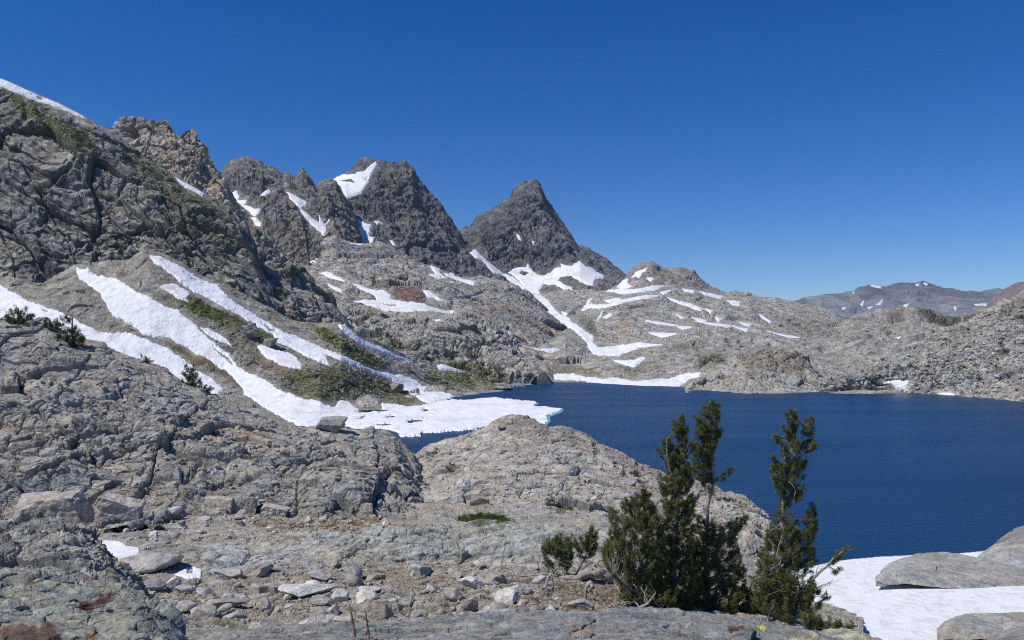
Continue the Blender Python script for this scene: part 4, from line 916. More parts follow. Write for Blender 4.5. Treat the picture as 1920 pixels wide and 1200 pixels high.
def ice_sheet(name, poly, holes, z, dz, mat, ragged, parent=None, color=(.87, .88, .90)):
    pa = np.array(poly, float)
    xg = np.arange(pa[:, 0].min() - 4, pa[:, 0].max() + 5, 1.0); yg = np.arange(pa[:, 1].min() - 4, pa[:, 1].max() + 5, .5)
    X, Y = np.meshgrid(xg, yg)
    wx, wy = warp_xy(X.ravel(), Y.ravel() * 2, ragged); wy = wy / 2
    sd = poly_sd(wx, wy, poly)
    for h in holes: sd = np.minimum(sd, -poly_sd(wx, wy, h))
    sd = sd.reshape(X.shape)
    P = at(X, Y, depth_at_z(Y, 0.0))
    q = (P.reshape(-1, 3) / 9).astype(f32)
    P[..., 2] = z + dz * sstep(-.6, .8, sd) * (1 + .5 * fbm(q, 3, 61).reshape(X.shape))
    ok = sd > -.8
    keep = ok[:-1, :-1] & ok[1:, :-1] & ok[1:, 1:] & ok[:-1, 1:]
    c = np.broadcast_to(np.array(color), P.shape).copy()
    t = sstep(.1, .7, fbm((P.reshape(-1, 3) / 30).astype(f32), 4, 62)).reshape(X.shape)[..., None]
    c = c * (1 - .13 * t)
    v, f, cc = compact(P.reshape(-1, 3), grid_faces(*X.shape, keep), c.reshape(-1, 3))
    return mesh_obj(name, v, f, mat, parent, col=cc)
ICE = [(643, 782), (655, 778), (673, 776), (713, 771), (753, 767), (793, 762), (820, 754), (845, 750), (867, 751), (900, 748), (930, 746), (967, 750), (997, 752), (1007, 757), (1000, 762), (1030, 764), (1053, 767), (1047, 772), (1027, 779), (1024, 784), (1030, 790), (1022, 794), (1000, 795), (960, 800), (920, 799), (890, 805), (860, 808), (833, 810), (790, 813), (787, 818), (753, 820), (747, 813), (730, 806), (700, 803), (667, 803), (647, 800)]
HOLES = [[(722, 781), (735, 780), (746, 782), (738, 785), (726, 785)], [(755, 791), (775, 788), (796, 787), (790, 792), (765, 794)], [(700, 797), (730, 794), (742, 797), (716, 800)], [(787, 770), (800, 767), (808, 769), (795, 773)], [(690, 775), (720, 773), (712, 776)], [(660, 786), (690, 784), (676, 788)]]
shelf = [(960, 770), (1000, 753), (1010, 757), (1004, 761), (1036, 763), (1057, 766), (1052, 773), (1031, 781), (1033, 791), (1026, 796), (1000, 799), (960, 795)]
ice = ice_sheet('ice_floe', ICE, HOLES, .02, .55, M_snow_far, 3.5)
tag(ice, 'white sheet of snowy ice floating at the left end of the lake', 'ice floe')
ice_sheet('submerged_rim', shelf, [], -.02, .07, plain_mat('wet_ice', (.16, .42, .52), .3, .2, 4, .4, .1), 2, ice)

# ================================================================== LOOSE ROCKS
def ico(sub):
    import bmesh
    bm = bmesh.new(); bmesh.ops.create_icosphere(bm, subdivisions=sub, radius=1.0)
    v = np.array([q.co[:] for q in bm.verts]); f = np.array([[q.index for q in p.verts] for p in bm.faces])
    bm.free(); return v, f
ICO = {k: ico(k) for k in (1, 2, 3, 5)}

def rock_shape(rng, sub=3, cuts=11, rough=.05, box=False):
    """an angular broken block: a ball cut by random planes, then roughened; about 2 units wide"""
    v, f = ICO[sub]; v = v.copy()
    for k in range(cuts):
        n = rng.normal(size=3); n /= np.linalg.norm(n)
        c = rng.uniform(.42, .82)
        d = v @ n - c
        v = v - np.outer(np.maximum(d, 0), n)
    if box:
        rough = .085
        v = ICO[sub][0].copy()
        for n in ((1, .1, .05), (-1, .05, -.1), (0, 1, .15), (0, -1, .1), (.1, 0, 1), (0, 0, -1)):
            n = np.array(n, float) + rng.normal(size=3) * .09; n /= np.linalg.norm(n)
            v = v - np.outer(np.maximum(v @ n - rng.uniform(.50, .58), 0), n)
        for k in range(5):
            n = rng.normal(size=3); n /= np.linalg.norm(n)
            v = v - np.outer(np.maximum(v @ n - rng.uniform(.66, .8), 0), n)
    v /= np.abs(v).max(0)
    if rough:
        o = rng.uniform(0, 50, 3)
        n = v / (np.linalg.norm(v, axis=1)[:, None] + 1e-6)
        q = (v * 1.8 + o).astype(f32)
        v = v + n * (rough * (fbm(q, 4, 5) + .8 * ridged(q * 1.6, 3, 9)))[:, None]
    return v, f

def rotz(a):
    c, s_ = math.cos(a), math.sin(a); return np.array([[c, -s_, 0], [s_, c, 0], [0, 0, 1]])
def rotx(a):
    c, s_ = math.cos(a), math.sin(a); return np.array([[1, 0, 0], [0, c, -s_], [0, s_, c]])
def roty(a):
    c, s_ = math.cos(a), math.sin(a); return np.array([[c, 0, s_], [0, 1, 0], [-s_, 0, c]])

WHITE, LGREY, MGREY, DGREY, OCHRE, SAND = (.56, .55, .53), (.44, .425, .40), (.34, .325, .30), (.20, .20, .20), (.40, .29, .18), (.42, .37, .30)
def boulder(name, label, L, x0, x1, y0, y1, colour, seed, depth=.75, tilt=0.0, lean=0.0, cuts=11, cat='boulder', mat=None, rough=.05, sink=.12, box=False):
    """one block whose outline fills x0..x1, y0..y1 of the photo, standing on sheet L"""
    rng = np.random.default_rng(seed)
    g = on_ground(LAYERS[L], (x0 + x1) / 2, y1 - .12 * (y1 - y0))
    d = g[1]; w = (x1 - x0) * d / F; dep = w * depth
    dip_ = (H - g[2]) / d
    h = max((y1 - y0) * d / F - .6 * dep * dip_, .25 * w * .6)
    v, f = rock_shape(rng, 5, cuts, rough, box)
    v = v @ rotx(lean).T @ roty(tilt).T
    v /= np.abs(v).max(0)
    v = v * np.array([w / 2, dep / 2, h / 2])
    c = np.array(colour) * (1 + .12 * fbm((v / (w * .3) + seed).astype(f32), 3, 8))[:, None]
    o = mesh_obj(name, v, f, mat or M_block, col=c, smooth=False)
    o.location = (g[0], g[1], g[2] + h * (.5 - sink))
    return tag(o, label, cat)
M_block = rock_mat('broken_granite', .35, .6, .9)

B = boulder
B('boulder', 'big tilted pale slab propped over the snow pocket at left', 'terrace', 208, 342, 1018, 1074, LGREY, 11, .6, .10, .1, 9)
B('boulder', 'flat topped white slab boulder in the middle of the terrace', 'terrace', 524, 640, 1084, 1124, WHITE, 12, .7, .04, .05, 8)
B('boulder', 'white pyramid boulder just left of the dead branches', 'terrace', 858, 917, 1070, 1106, WHITE, 13, .8, .2, 0, 9)
B('boulder', 'jagged white boulder near the bottom edge', 'terrace', 562, 622, 1136, 1180, WHITE, 14, .8, .3, .2, 12)
B('boulder', 'brown grey boulder with a deep black shadow on its right', 'terrace', 668, 742, 1104, 1158, (.33, .29, .25), 15, .8, -.1, .1, 10)
B('boulder', 'long flat pale slab beside the pines on the bare soil', 'terrace', 880, 978, 1132, 1156, LGREY, 16, .5, .05, 0, 8)
B('boulder', 'pale rounded boulder below the bent root', 'terrace', 1062, 1122, 1120, 1146, LGREY, 17, .7, 0, 0, 13)
B('boulder', 'white block standing on the flank of the pale dome', 'dome', 852, 884, 884, 918, WHITE, 18, .8, .3, .1, 9)
B('boulder', 'smooth round boulder sitting on the crest of the bluff', 'bluff', 586, 652, 778, 812, (.33, .315, .285), 19, .8, -.1, 0, 16, rough=.03)
B('boulder', 'dark edged flat slab left of the white slab boulder', 'terrace', 386, 472, 1116, 1148, MGREY, 20, .6, -.08, .1, 8)
B('boulder', 'orange stained block at the edge of the lichen rock', 'terrace', 206, 262, 1072, 1112, OCHRE, 21, .8, .1, .1, 8)
B('boulder', 'dark blue grey boulder next to the orange stained block', 'terrace', 264, 312, 1086, 1114, (.23, .24, .25), 22, .8, -.15, 0, 10)
B('boulder', 'pale low block behind the flat topped white slab', 'terrace', 574, 630, 1060, 1088, LGREY, 23, .7, .1, 0, 10)
B('boulder', 'small bright white stone resting on the brown grey boulder side', 'terrace', 668, 712, 1090, 1112, WHITE, 24, .8, .1, 0, 9)
B('boulder', 'squat grey block below the pale low block', 'terrace', 580, 636, 1116, 1140, MGREY, 25, .7, 0, 0, 10)
B('boulder', 'flat white stone at the lower left of the terrace', 'terrace', 466, 512, 1158, 1184, LGREY, 26, .7, .1, 0, 9)
B('boulder', 'pale block touching the right side of the jagged white boulder', 'terrace', 622, 664, 1144, 1170, LGREY, 27, .7, .2, 0, 9)
B('boulder', 'small grey block between white pyramid and greenish slab', 'terrace', 978, 1010, 1056, 1076, LGREY, 28, .7, 0, 0, 9)
B('boulder', 'flaky pale slab at the foot of the greenish slab, left end', 'terrace', 400, 462, 1058, 1090, LGREY, 29, .6, -.2, .2, 9)
B('boulder', 'big dark sided joint block at the left foot of the bluff', 'bluff', 30, 182, 878, 1000, (0.432, 0.396, 0.354), 30, .7, -.12, .15, 9, sink=.3, box=True)
B('boulder', 'sloping pale buttress block right of the dark gap', 'bluff', 178, 276, 898, 982, (0.456, 0.420, 0.372), 31, .6, .25, .2, 8, sink=.25, box=True)
B('boulder', 'square cream block in the lower bluff', 'bluff', 386, 440, 902, 948, (0.444, 0.408, 0.348), 32, .6, .05, 0, 8, sink=.22, box=True)
B('boulder', 'rounded block right of the square cream block', 'bluff', 436, 486, 892, 948, (0.408, 0.384, 0.342), 33, .7, .1, 0, 10, sink=.22, box=True)
B('boulder', 'slanting pale block at the lower right of the bluff', 'bluff', 484, 546, 926, 966, (0.468, 0.438, 0.390), 34, .7, .25, 0, 9, box=True)
B('boulder', 'tall brown knob at the foot of the pale dome', 'dome', 880, 922, 924, 974, (.34, .29, .23), 35, .7, .1, .1, 9, box=True)
B('boulder', 'grey rounded block high on the right side of the dome', 'dome', 1160, 1194, 886, 912, (.34, .33, .31), 36, .8, .2, 0, 10)
B('boulder', 'cracked pale boulder where the snow meets the lake ice', 'slope', 666, 716, 736, 774, (.40, .385, .355), 37, .8, .1, 0, 12, mat=M_mid, rough=.1)
B('boulder', 'low grey outcrop by the thin snow gully end', 'slope', 728, 764, 712, 734, (.33, .315, .285), 38, .8, .2, 0, 12, mat=M_mid, rough=.1)
B('boulder', 'small stone block on the slope above the pink tinged snow', 'slope', 490, 522, 628, 652, (.31, .295, .265), 39, .8, .2, 0, 10, mat=M_mid, rough=.1)
B('boulder', 'grey outcrop in the green strip between the gullies', 'slope', 446, 488, 602, 640, (.31, .295, .265), 40, .8, .2, 0, 12, mat=M_mid, rough=.12)
B('boulder', 'dark slab balanced on top of the pale dome', 'dome', 934, 952, 798, 806, DGREY, 41, .8, 0, 0, 9)

# many alike: shared meshes, one object each
PROTO = []
rng = np.random.default_rng(101)
for ccol in (WHITE, LGREY, (.48, .465, .44), MGREY, (.40, .37, .33), LGREY):
    for k in range(2):
        v, f = rock_shape(rng, 3, 9, .05)
        PROTO.append(mesh_obj('stone', v, f, M_block, col=np.broadcast_to(np.array(ccol) * rng.uniform(.85, 1.05), (len(v), 3)), smooth=False, link=False))

def in_poly(rng, poly, n, avoid=()):
    pa = np.array(poly, float); out = []
    while len(out) < n:
        x = rng.uniform(pa[:, 0].min(), pa[:, 0].max(), 400); y = rng.uniform(pa[:, 1].min(), pa[:, 1].max(), 400)
        ok = poly_sd(x, y, poly) > 0
        for a in avoid: ok &= poly_sd(x, y, a) < -3
        out += list(zip(x[ok], y[ok]))
    return out[:n]

def strew(L, poly, n, s0, s1, label, group, seed, cat='stone', avoid=()):
    rng = np.random.default_rng(seed)
    for x, y in in_poly(rng, poly, n, avoid):
        g = on_ground(LAYERS[L], x, y)
        px = s0 * (s1 / s0) ** (rng.random() ** 1.6)
        w = px * g[1] / F / 2
        o = PROTO[rng.integers(len(PROTO))].copy()
        h = w * rng.uniform(.35, .8)
        o.scale = (w, w * rng.uniform(.6, 1.0), h)
        o.rotation_euler = (rng.normal() * .2, rng.normal() * .2, rng.uniform(0, 6.28))
        o.location = (g[0], g[1], g[2] + h * .45)
        COL.objects.link(o)
        tag(o, label, cat, group)
SNOWP = [p for l, p, *_ in SNOWS if l == 'terrace']
strew('terrace', [(330, 1085), (480, 1062), (700, 1062), (1040, 1066), (1060, 1105), (1040, 1150), (700, 1164), (360, 1182), (300, 1130)], 112, 11, 54, 'loose angular stone on the gravel terrace in front of the greenish slab', 'stones on the gravel terrace', 1, avoid=SNOWP)
strew('bluff', [(270, 962), (400, 945), (560, 958), (800, 972), (800, 985), (560, 985), (280, 985)], 42, 8, 30, 'stone lying in the rubble along the foot of the grey bluff', 'stones along the foot of the bluff', 2)
strew('terrace', [(180, 985), (400, 974), (700, 985), (860, 988), (640, 1000), (480, 1010), (300, 1024), (190, 1012)], 50, 8, 30, 'stone on the rubble strip between the bluff and the greenish slab', 'stones behind the greenish slab', 3, avoid=SNOWP)
strew('dome', [(786, 860), (840, 860), (900, 940), (960, 960), (1200, 975), (1200, 950), (1000, 930), (900, 900), (850, 850)], 46, 7, 22, 'pale block in the rubble at the foot of the rounded dome', 'blocks below the dome', 4)
strew('bluff', [(250, 720), (420, 775), (600, 830), (720, 850), (700, 920), (500, 880), (300, 800)], 46, 7, 24, 'small block perched on the upper bluff', 'blocks on the bluff', 5)

def scatter(name, L, poly, n, s0, s1, colours, mat, label, cat, seed, sub=1, avoid=(), flatness=(.45, .9)):
    """rubble nobody could count: one mesh"""
    rng = np.random.default_rng(seed)
    shapes = [rock_shape(rng, sub, 7, 0) for k in range(10)]
    V, Fc, Cc, b = [], [], [], 0
    for x, y in in_poly(rng, poly, n, avoid):
        g = on_ground(LAYERS[L], x, y)
        v, f = shapes[rng.integers(10)]
        w = s0 * (s1 / s0) ** (rng.random() ** 2) * g[1] / F / 2
        M = rotz(rng.uniform(0, 6.28)) @ rotx(rng.normal() * .35) @ np.diag([w, w * rng.uniform(.6, 1), w * rng.uniform(*flatness)])
        V.append(v @ M.T + g + np.array([0, 0, .25 * w])); Fc.append(f + b); b += len(v)
        Cc.append(np.broadcast_to(np.array(colours[rng.integers(len(colours))]) * rng.uniform(.8, 1.12), v.shape))
    o = mesh_obj(name, np.concatenate(V), np.concatenate(Fc), mat, col=np.concatenate(Cc), smooth=False)
    return tag(o, label, cat, kind='stuff')
scatter('gravel', 'terrace', [(300, 1080), (480, 1056), (700, 1056), (1040, 1060), (1180, 1080), (1240, 1120), (1180, 1158), (700, 1170), (360, 1190), (290, 1130)], 3200, 2.2, 9, [LGREY, MGREY, LGREY, WHITE, (.35, .31, .25)], M_block, 'grey and tan gravel covering the terrace', 'gravel', 21, avoid=SNOWP)
scatter('rubble', 'terrace', [(180, 985), (400, 970), (700, 982), (860, 984), (860, 992), (640, 1004), (480, 1014), (300, 1026), (190, 1014)], 900, 2.5, 10, [LGREY, MGREY, SAND, WHITE], M_block, 'small rubble strip below the bluff', 'rubble', 22, avoid=SNOWP)
scatter('rubble', 'dome', [(780, 850), (850, 826), (960, 785), (1080, 806), (1240, 886), (1420, 960), (1400, 1000), (1200, 985), (960, 975), (860, 950)], 1500, 2, 10, [LGREY, MGREY, SAND, (.36, .3, .24)], M_block, 'broken stones lying all over the rounded dome', 'rubble', 23)
scatter('rubble', 'bluff', [(60, 700), (250, 690), (420, 760), (600, 815), (740, 830), (780, 960), (420, 940), (300, 880), (180, 880), (60, 800)], 2000, 2, 15, [LGREY, MGREY, SAND], M_block, 'broken stones lying on the ledges of the bluff', 'rubble', 24)
talus_s = [p for l, p, *_ in SNOWS if l == 'talus']
scatter('talus_blocks', 'talus', [(1470, 738), (1600, 700), (1700, 660), (1800, 612), (1870, 580), (1920, 560), (1998, 520), (1998, 768), (1920, 756), (1780, 743), (1700, 738), (1600, 736), (1520, 738)], 5200, 2.2, 11, [(.42, .405, .375), (.35, .335, .31), (.46, .44, .41), (.29, .275, .25)], M_mid, 'countless grey talus blocks on the right boulder slope', 'talus', 25, avoid=talus_s)
bas_s = [p for l, p, *_ in SNOWS if l == 'basin']
scatter('talus_blocks', 'basin', [(1000, 712), (1100, 690), (1250, 690), (1400, 690), (1560, 690), (1600, 730), (1400, 735), (1290, 724), (1320, 706), (1130, 706), (1040, 698)], 1200, 1.8, 7, [(.42, .405, .375), (.35, .335, .31), (.46, .44, .41)], M_mid, 'blocky scree along the far shore', 'talus', 26, avoid=bas_s)
slo_s = [p for l, p, *_ in SNOWS if l == 'slope']
scatter('scree', 'slope', [(330, 630), (420, 600), (560, 660), (640, 620), (760, 680), (900, 705), (930, 730), (860, 738), (780, 700), (700, 700), (780, 760), (660, 762), (540, 740), (430, 690)], 2600, 1.8, 6, [(.42, .405, .375), (.35, .335, .31), (.30, .28, .25)], M_mid, 'grey scree strewn over the grassy slope', 'scree', 27, avoid=slo_s)
pl_s = [p for l, p, *_ in SNOWS if l in ('plinth', 'cliffband', 'banner')]
FINE = [(.46, .44, .40), (.37, .35, .31), (.28, .265, .245), (.22, .21, .20), (.42, .38, .31)]
scatter('scree', 'plinth', [(560, 500), (620, 455), (740, 470), (900, 525), (1000, 566), (1095, 645), (1040, 655), (900, 592), (700, 585), (600, 560)], 4200, 1.6, 6, FINE, M_hill, 'fine grey scree over the hill below the broad dark mountain', 'scree', 29, avoid=pl_s)
scatter('scree', 'cliffband', [(640, 580), (720, 592), (880, 600), (960, 635), (1030, 700), (900, 720), (800, 700), (700, 650)], 2400, 1.6, 6, FINE, M_mid, 'broken grey blocks over the low cliff band', 'scree', 30, avoid=pl_s)
scatter('scree', 'basin', [(1000, 575), (1180, 512), (1300, 520), (1480, 572), (1600, 610), (1650, 690), (1400, 690), (1250, 690), (1130, 680), (1100, 600)], 5200, 1.5, 5.5, FINE, M_hill, 'scattered grey blocks over the stepped slabs beyond the lake', 'scree', 31, avoid=bas_s)
scatter('scree', 'shrubdome', [(1560, 640), (1640, 595), (1720, 580), (1830, 600), (1880, 640), (1700, 690), (1560, 690)], 1600, 1.5, 5, FINE, M_hill, 'scattered grey blocks over the rounded shrubby dome', 'scree', 32)
scatter('scree', 'shorehill', [(1310, 715), (1390, 665), (1500, 660), (1530, 700), (1580, 728), (1500, 735), (1400, 736), (1320, 729)], 900, 1.6, 6, FINE, M_mid, 'grey blocks around the low brown knob', 'scree', 33)
lm_s = [p for l, p, *_ in SNOWS if l == 'leftmount']
scatter('scree', 'leftmount', [(30, 180), (200, 260), (340, 360), (450, 430), (470, 500), (380, 480), (250, 380), (100, 260)], 2200, 1.6, 6, FINE, M_mid, 'loose grey scree on the upper left mountainside', 'scree', 34, avoid=lm_s)
scatter('scree', 'bluff', [(420, 740), (560, 796), (480, 790), (380, 745)], 250, 2, 6, [LGREY, MGREY], M_block, 'fine scree beside the snow on the bluff edge', 'scree', 28)

# ================================================================== PLANTS
def tube(pts, radii, seg=7, rng=None, wob=0.0):
    pts = np.array(pts, float); n = len(pts)
    t = np.gradient(pts, axis=0); t /= np.linalg.norm(t, axis=1)[:, None] + 1e-9
    ref = np.array([0, 1.0, .13]); V = []
    for i in range(n):
        a = np.cross(t[i], ref); a /= np.linalg.norm(a) + 1e-9; b = np.cross(t[i], a)
        ang = np.arange(seg) / seg * 2 * math.pi
        r = radii[i] * (1 + (wob * rng.normal(size=seg) if rng is not None else 0))
        V.append(pts[i] + (np.cos(ang) * r)[:, None] * a + (np.sin(ang) * r)[:, None] * b)
    V = np.concatenate(V)
    i = np.arange(n * seg).reshape(n, seg); j = np.roll(i, -1, 1)
    F_ = np.stack([i[:-1], j[:-1], j[1:], i[1:]], -1).reshape(-1, 4)
    return V, F_

def merge(parts):
    V, Fc, b = [], [], 0
    for v, f in parts:
        V.append(v); Fc.append(f + b); b += len(v)
    return np.concatenate(V), np.concatenate(Fc)

def curve(a, b, bend, n=6):
    t = np.linspace(0, 1, n)[:, None]
    return a * (1 - t) + b * t + bend * (4 * t * (1 - t))

def needles(rng, centre, axis, n, ln, wd):
    """a brush of needles round each point: centre (k,3), axis (k,3)"""
    k = len(centre)
    d = rng.normal(size=(k, n, 3)); d /= np.linalg.norm(d, axis=-1, keepdims=True)
    d = d * .85 + axis[:, None] * .55
    d /= np.linalg.norm(d, axis=-1, keepdims=True)
    L_ = ln * rng.uniform(.7, 1.15, (k, n, 1))
    p0 = centre[:, None] + axis[:, None] * ln * rng.uniform(-.9, .5, (k, n, 1))
    s_ = np.cross(d, rng.normal(size=(k, n, 3))); s_ /= np.linalg.norm(s_, axis=-1, keepdims=True) + 1e-9
    p = p0 + d * L_ * .45
    V = np.stack([p0, p + s_ * wd, p0 + d * L_, p - s_ * wd], 2).reshape(-1, 3)
    return V, np.arange(len(V)).reshape(-1, 4)

M_needle = leaf_mat('pine_needles', (.095, .118, .034), (.235, .255, .085), .22)
M_needle_far = leaf_mat('shrub_leaves', (.040, .054, .018), (.100, .112, .036), 1.2)
M_bark = plain_mat('pine_bark', (.30, .265, .225), .9, .35, .12, .1, .5)
M_dead = plain_mat('dead_wood', (.36, .335, .30), .9, .3, .1, .1, .5)
M_cone = plain_mat('pine_cone', (.30, .19, .06), .8, .3, .05)

def poly_span(poly, y):
    pa = np.array(poly, float); xs_ = []
    for a, b in zip(pa, np.roll(pa, -1, 0)):
        if (a[1] > y) != (b[1] > y): xs_.append(a[0] + (y - a[1]) / (b[1] - a[1]) * (b[0] - a[0]))
    return (min(xs_), max(xs_)) if len(xs_) > 1 else (0, 0)

def pine(name, label, d, polys, trunks, seed, ln=5.4, cell=6.9, per=6, cat='tree', mat=None, needle_n=24, r_br=.6, deep=.8, dead=(), base=None, group=None, dens=1.0):
    """trunks: [(points (x,y,doff), r0, r1)] in photo pixels and metres; polys: outlines filled with needle brushes on branches"""
    rng = np.random.default_rng(seed); pm = d / F
    P3 = lambda x, y, o=0.0: at(np.array([float(x)]), np.array([float(y)]), np.array([d + o]))[0]
    root = bpy.data.objects.new(name, None); COL.objects.link(root)
    org = P3(*trunks[0][0][0][:2]) if base is None else base
    root.location = org; root.empty_display_size = .3
    tag(root, label, cat, group)
    wood, tp = [], []
    for pts, r0, r1 in trunks:
        q = np.array([P3(*p) for p in pts]); n = max(6, 3 * len(pts))
        s_ = np.linspace(0, len(q) - 1, n); q = np.stack([np.interp(s_, np.arange(len(q)), q[:, k]) for k in range(3)], 1)
        q[1:-1] += rng.normal(size=(n - 2, 3)) * r0 * .25
        wood.append(tube(q, np.linspace(r0, r1, n) * .75, 8, rng, .08)); tp.append(q)
    tp = np.concatenate(tp)
    cs, ax = [], []
    for poly in polys:
        pa = np.array(poly, float)
        area = abs(np.sum(pa[:, 0] * np.roll(pa[:, 1], -1) - pa[:, 1] * np.roll(pa[:, 0], -1))) / 2
        n = max(3, int(dens * area / (cell * cell)))
        for x, y in in_poly(rng, poly, n):
            a, b = poly_span(poly, y)
            hw = max((b - a) / 2 * pm, .05); mid = (a + b) / 2
            u = np.clip((x - mid) * pm / hw, -1, 1)
            off = rng.uniform(-1, 1) * deep * hw * math.sqrt(max(0, 1 - u * u) * .9 + .1)
            c = P3(x, y, off)
            dd = np.linalg.norm((tp - c) * np.array([1, 1, .7]) + np.array([0, 0, .35 * np.linalg.norm(tp[:1, :2] - c[:2])]), axis=1) + rng.uniform(0, .12, len(tp)) * 20 * pm
            t0 = tp[np.argmin(dd)]
            v = c - t0; l = np.linalg.norm(v)
            c2 = curve(t0, c, np.array([0, 0, -.12 * l]) + rng.normal(size=3) * .05 * l, 6)
            wood.append(tube(c2, np.linspace(r_br * pm, .3 * r_br * pm, 6), 5))
            tdir = c2[-1] - c2[-2]; tdir = tdir / (np.linalg.norm(tdir) + 1e-9) + np.array([0, 0, .5]); tdir /= np.linalg.norm(tdir)
            for k in range(per):
                s_ = rng.uniform(-1.2, .5)
                a_ = tdir + rng.normal(size=3) * .55; a_ /= np.linalg.norm(a_)
                cs.append(c + tdir * s_ * ln * 1.5 * pm + rng.normal(size=3) * ln * .26 * pm); ax.append(a_)
    v, f = merge(wood)
    mesh_obj('trunk', v - org, f, M_bark, root)
    v, f = needles(rng, np.array(cs), np.array(ax), needle_n, ln * pm, .34 * ln * .16 * pm * 1.35)
    mesh_obj('crown', v - org, f, mat or M_needle, root, smooth=False)
    if dead:
        for (xa, ya), (xb, yb), k in dead:
            for j in range(k):
                a = P3(xa + rng.normal() * 2, ya + rng.normal() * 2, rng.uniform(-.3, .1)); b = P3(xb + rng.normal() * 9, yb + rng.normal() * 7, rng.uniform(-.5, .3))
                q = curve(a, b, rng.normal(size=3) * .06, 6)
                parts = [tube(q, np.linspace(.010, .003, 6), 5)]
                parts.append(tube(curve(q[3], q[3] + (b - a) * .35 + rng.normal(size=3) * .12, rng.normal(size=3) * .03, 5), np.linspace(.006, .002, 5), 4))
                v, f = merge(parts); mesh_obj('dead_branch', v - org, f, M_dead, root)
    return root

def gd(L, x, y): return on_ground(LAYERS[L], x, y)
dT = gd('terrace', 1300, 1140)[1]
# main clump
pine('pine_tree', 'tallest pine of the clump, with two leaders at its top', dT + .5,
     [[(1333, 745), (1325, 752), (1318, 757), (1317, 772), (1308, 770), (1302, 778), (1303, 793), (1297, 800), (1306, 812), (1310, 826), (1330, 822), (1338, 806), (1350, 792), (1351, 768), (1353, 755), (1344, 757), (1340, 749)],
      [(1302, 826), (1294, 836), (1298, 852), (1296, 872), (1300, 892), (1312, 898), (1318, 915), (1328, 925), (1336, 905), (1340, 880), (1336, 850), (1342, 832), (1356, 812), (1350, 800), (1330, 822)],
      [(1352, 880), (1364, 884), (1360, 896), (1350, 892)], [(1370, 875), (1377, 878), (1374, 884), (1368, 882)],
      [(1310, 960), (1330, 975), (1352, 988), (1380, 972), (1406, 968), (1392, 988), (1376, 1008), (1388, 1035), (1400, 1065), (1396, 1090), (1422, 1115), (1428, 1150), (1300, 1152), (1290, 1060)]],
     [([(1322, 1150), (1322, 1080), (1326, 1000), (1330, 940), (1336, 880), (1334, 820), (1332, 780), (1331, 750)], .085, .012), ([(1333, 850, .1), (1340, 810, .15), (1346, 775, .15), (1345, 757, .15)], .03, .010)], 1,
     dead=[((1330, 1000), (1385, 985), 4), ((1340, 1020), (1370, 1010), 3), ((1320, 1120), (1300, 1085), 4)], dens=1.25)
pine('pine_tree', 'dense slender pine left of the tallest one in the clump', dT - .1,
     [[(1277, 774), (1268, 788), (1260, 795), (1258, 812), (1263, 824), (1280, 838), (1292, 826), (1292, 812), (1288, 795)],
      [(1250, 818), (1243, 826), (1240, 842), (1231, 842), (1238, 854), (1247, 864), (1250, 880), (1270, 880), (1264, 845), (1258, 826)],
      [(1262, 838), (1256, 860), (1248, 880), (1244, 892), (1235, 890), (1234, 908), (1240, 930), (1244, 960), (1236, 1000), (1240, 1050), (1300, 1050), (1306, 1000), (1304, 950), (1298, 910), (1296, 880), (1288, 855), (1292, 838)],
      [(1240, 1050), (1225, 1090), (1220, 1150), (1310, 1152), (1315, 1090), (1300, 1050)], [(1296, 830), (1302, 838), (1300, 846), (1292, 840)]],
     [([(1262, 1150), (1264, 1080), (1268, 1000), (1274, 930), (1281, 870), (1281, 830), (1278, 795), (1277, 778)], .075, .010), ([(1274, 930, -.1), (1256, 880, -.15), (1250, 850, -.15), (1250, 822, -.15)], .03, .008)], 2,
     dead=[((1280, 850), (1292, 842), 3), ((1281, 862), (1294, 852), 3), ((1266, 1120), (1230, 1150), 5), ((1270, 1060), (1240, 1040), 4)], dens=1.3)
pine('pine_tree', 'low bushy pine at the left of the clump with a short tip', dT - .5,
     [[(1207, 903), (1199, 918), (1202, 935), (1206, 950), (1216, 948), (1220, 930), (1213, 915)],
      [(1195, 938), (1180, 932), (1170, 942), (1158, 950), (1146, 953), (1135, 953), (1142, 972), (1150, 988), (1138, 1000), (1132, 1022), (1130, 1046), (1140, 1066), (1154, 1082), (1178, 1092), (1240, 1100), (1255, 1040), (1245, 980), (1225, 945)],
      [(1160, 1092), (1148, 1108), (1165, 1122), (1190, 1138), (1205, 1152), (1280, 1152), (1290, 1110), (1240, 1096)]],
     [([(1225, 1150), (1215, 1080), (1208, 1000), (1208, 940), (1207, 908)], .06, .008), ([(1222, 1130, -.1), (1180, 1060, -.2), (1155, 1000, -.2), (1142, 960, -.2)], .04, .01), ([(1222, 1130, -.2), (1170, 1095, -.4), (1140, 1050, -.4)], .035, .01)], 3,
     dead=[((1210, 1130), (1180, 1148), 5), ((1200, 1020), (1235, 1000), 4), ((1225, 1145), (1260, 1130), 5), ((1150, 1090), (1180, 1110), 3)], dens=1.4)
dR = gd('terrace', 1478, 1160)[1]
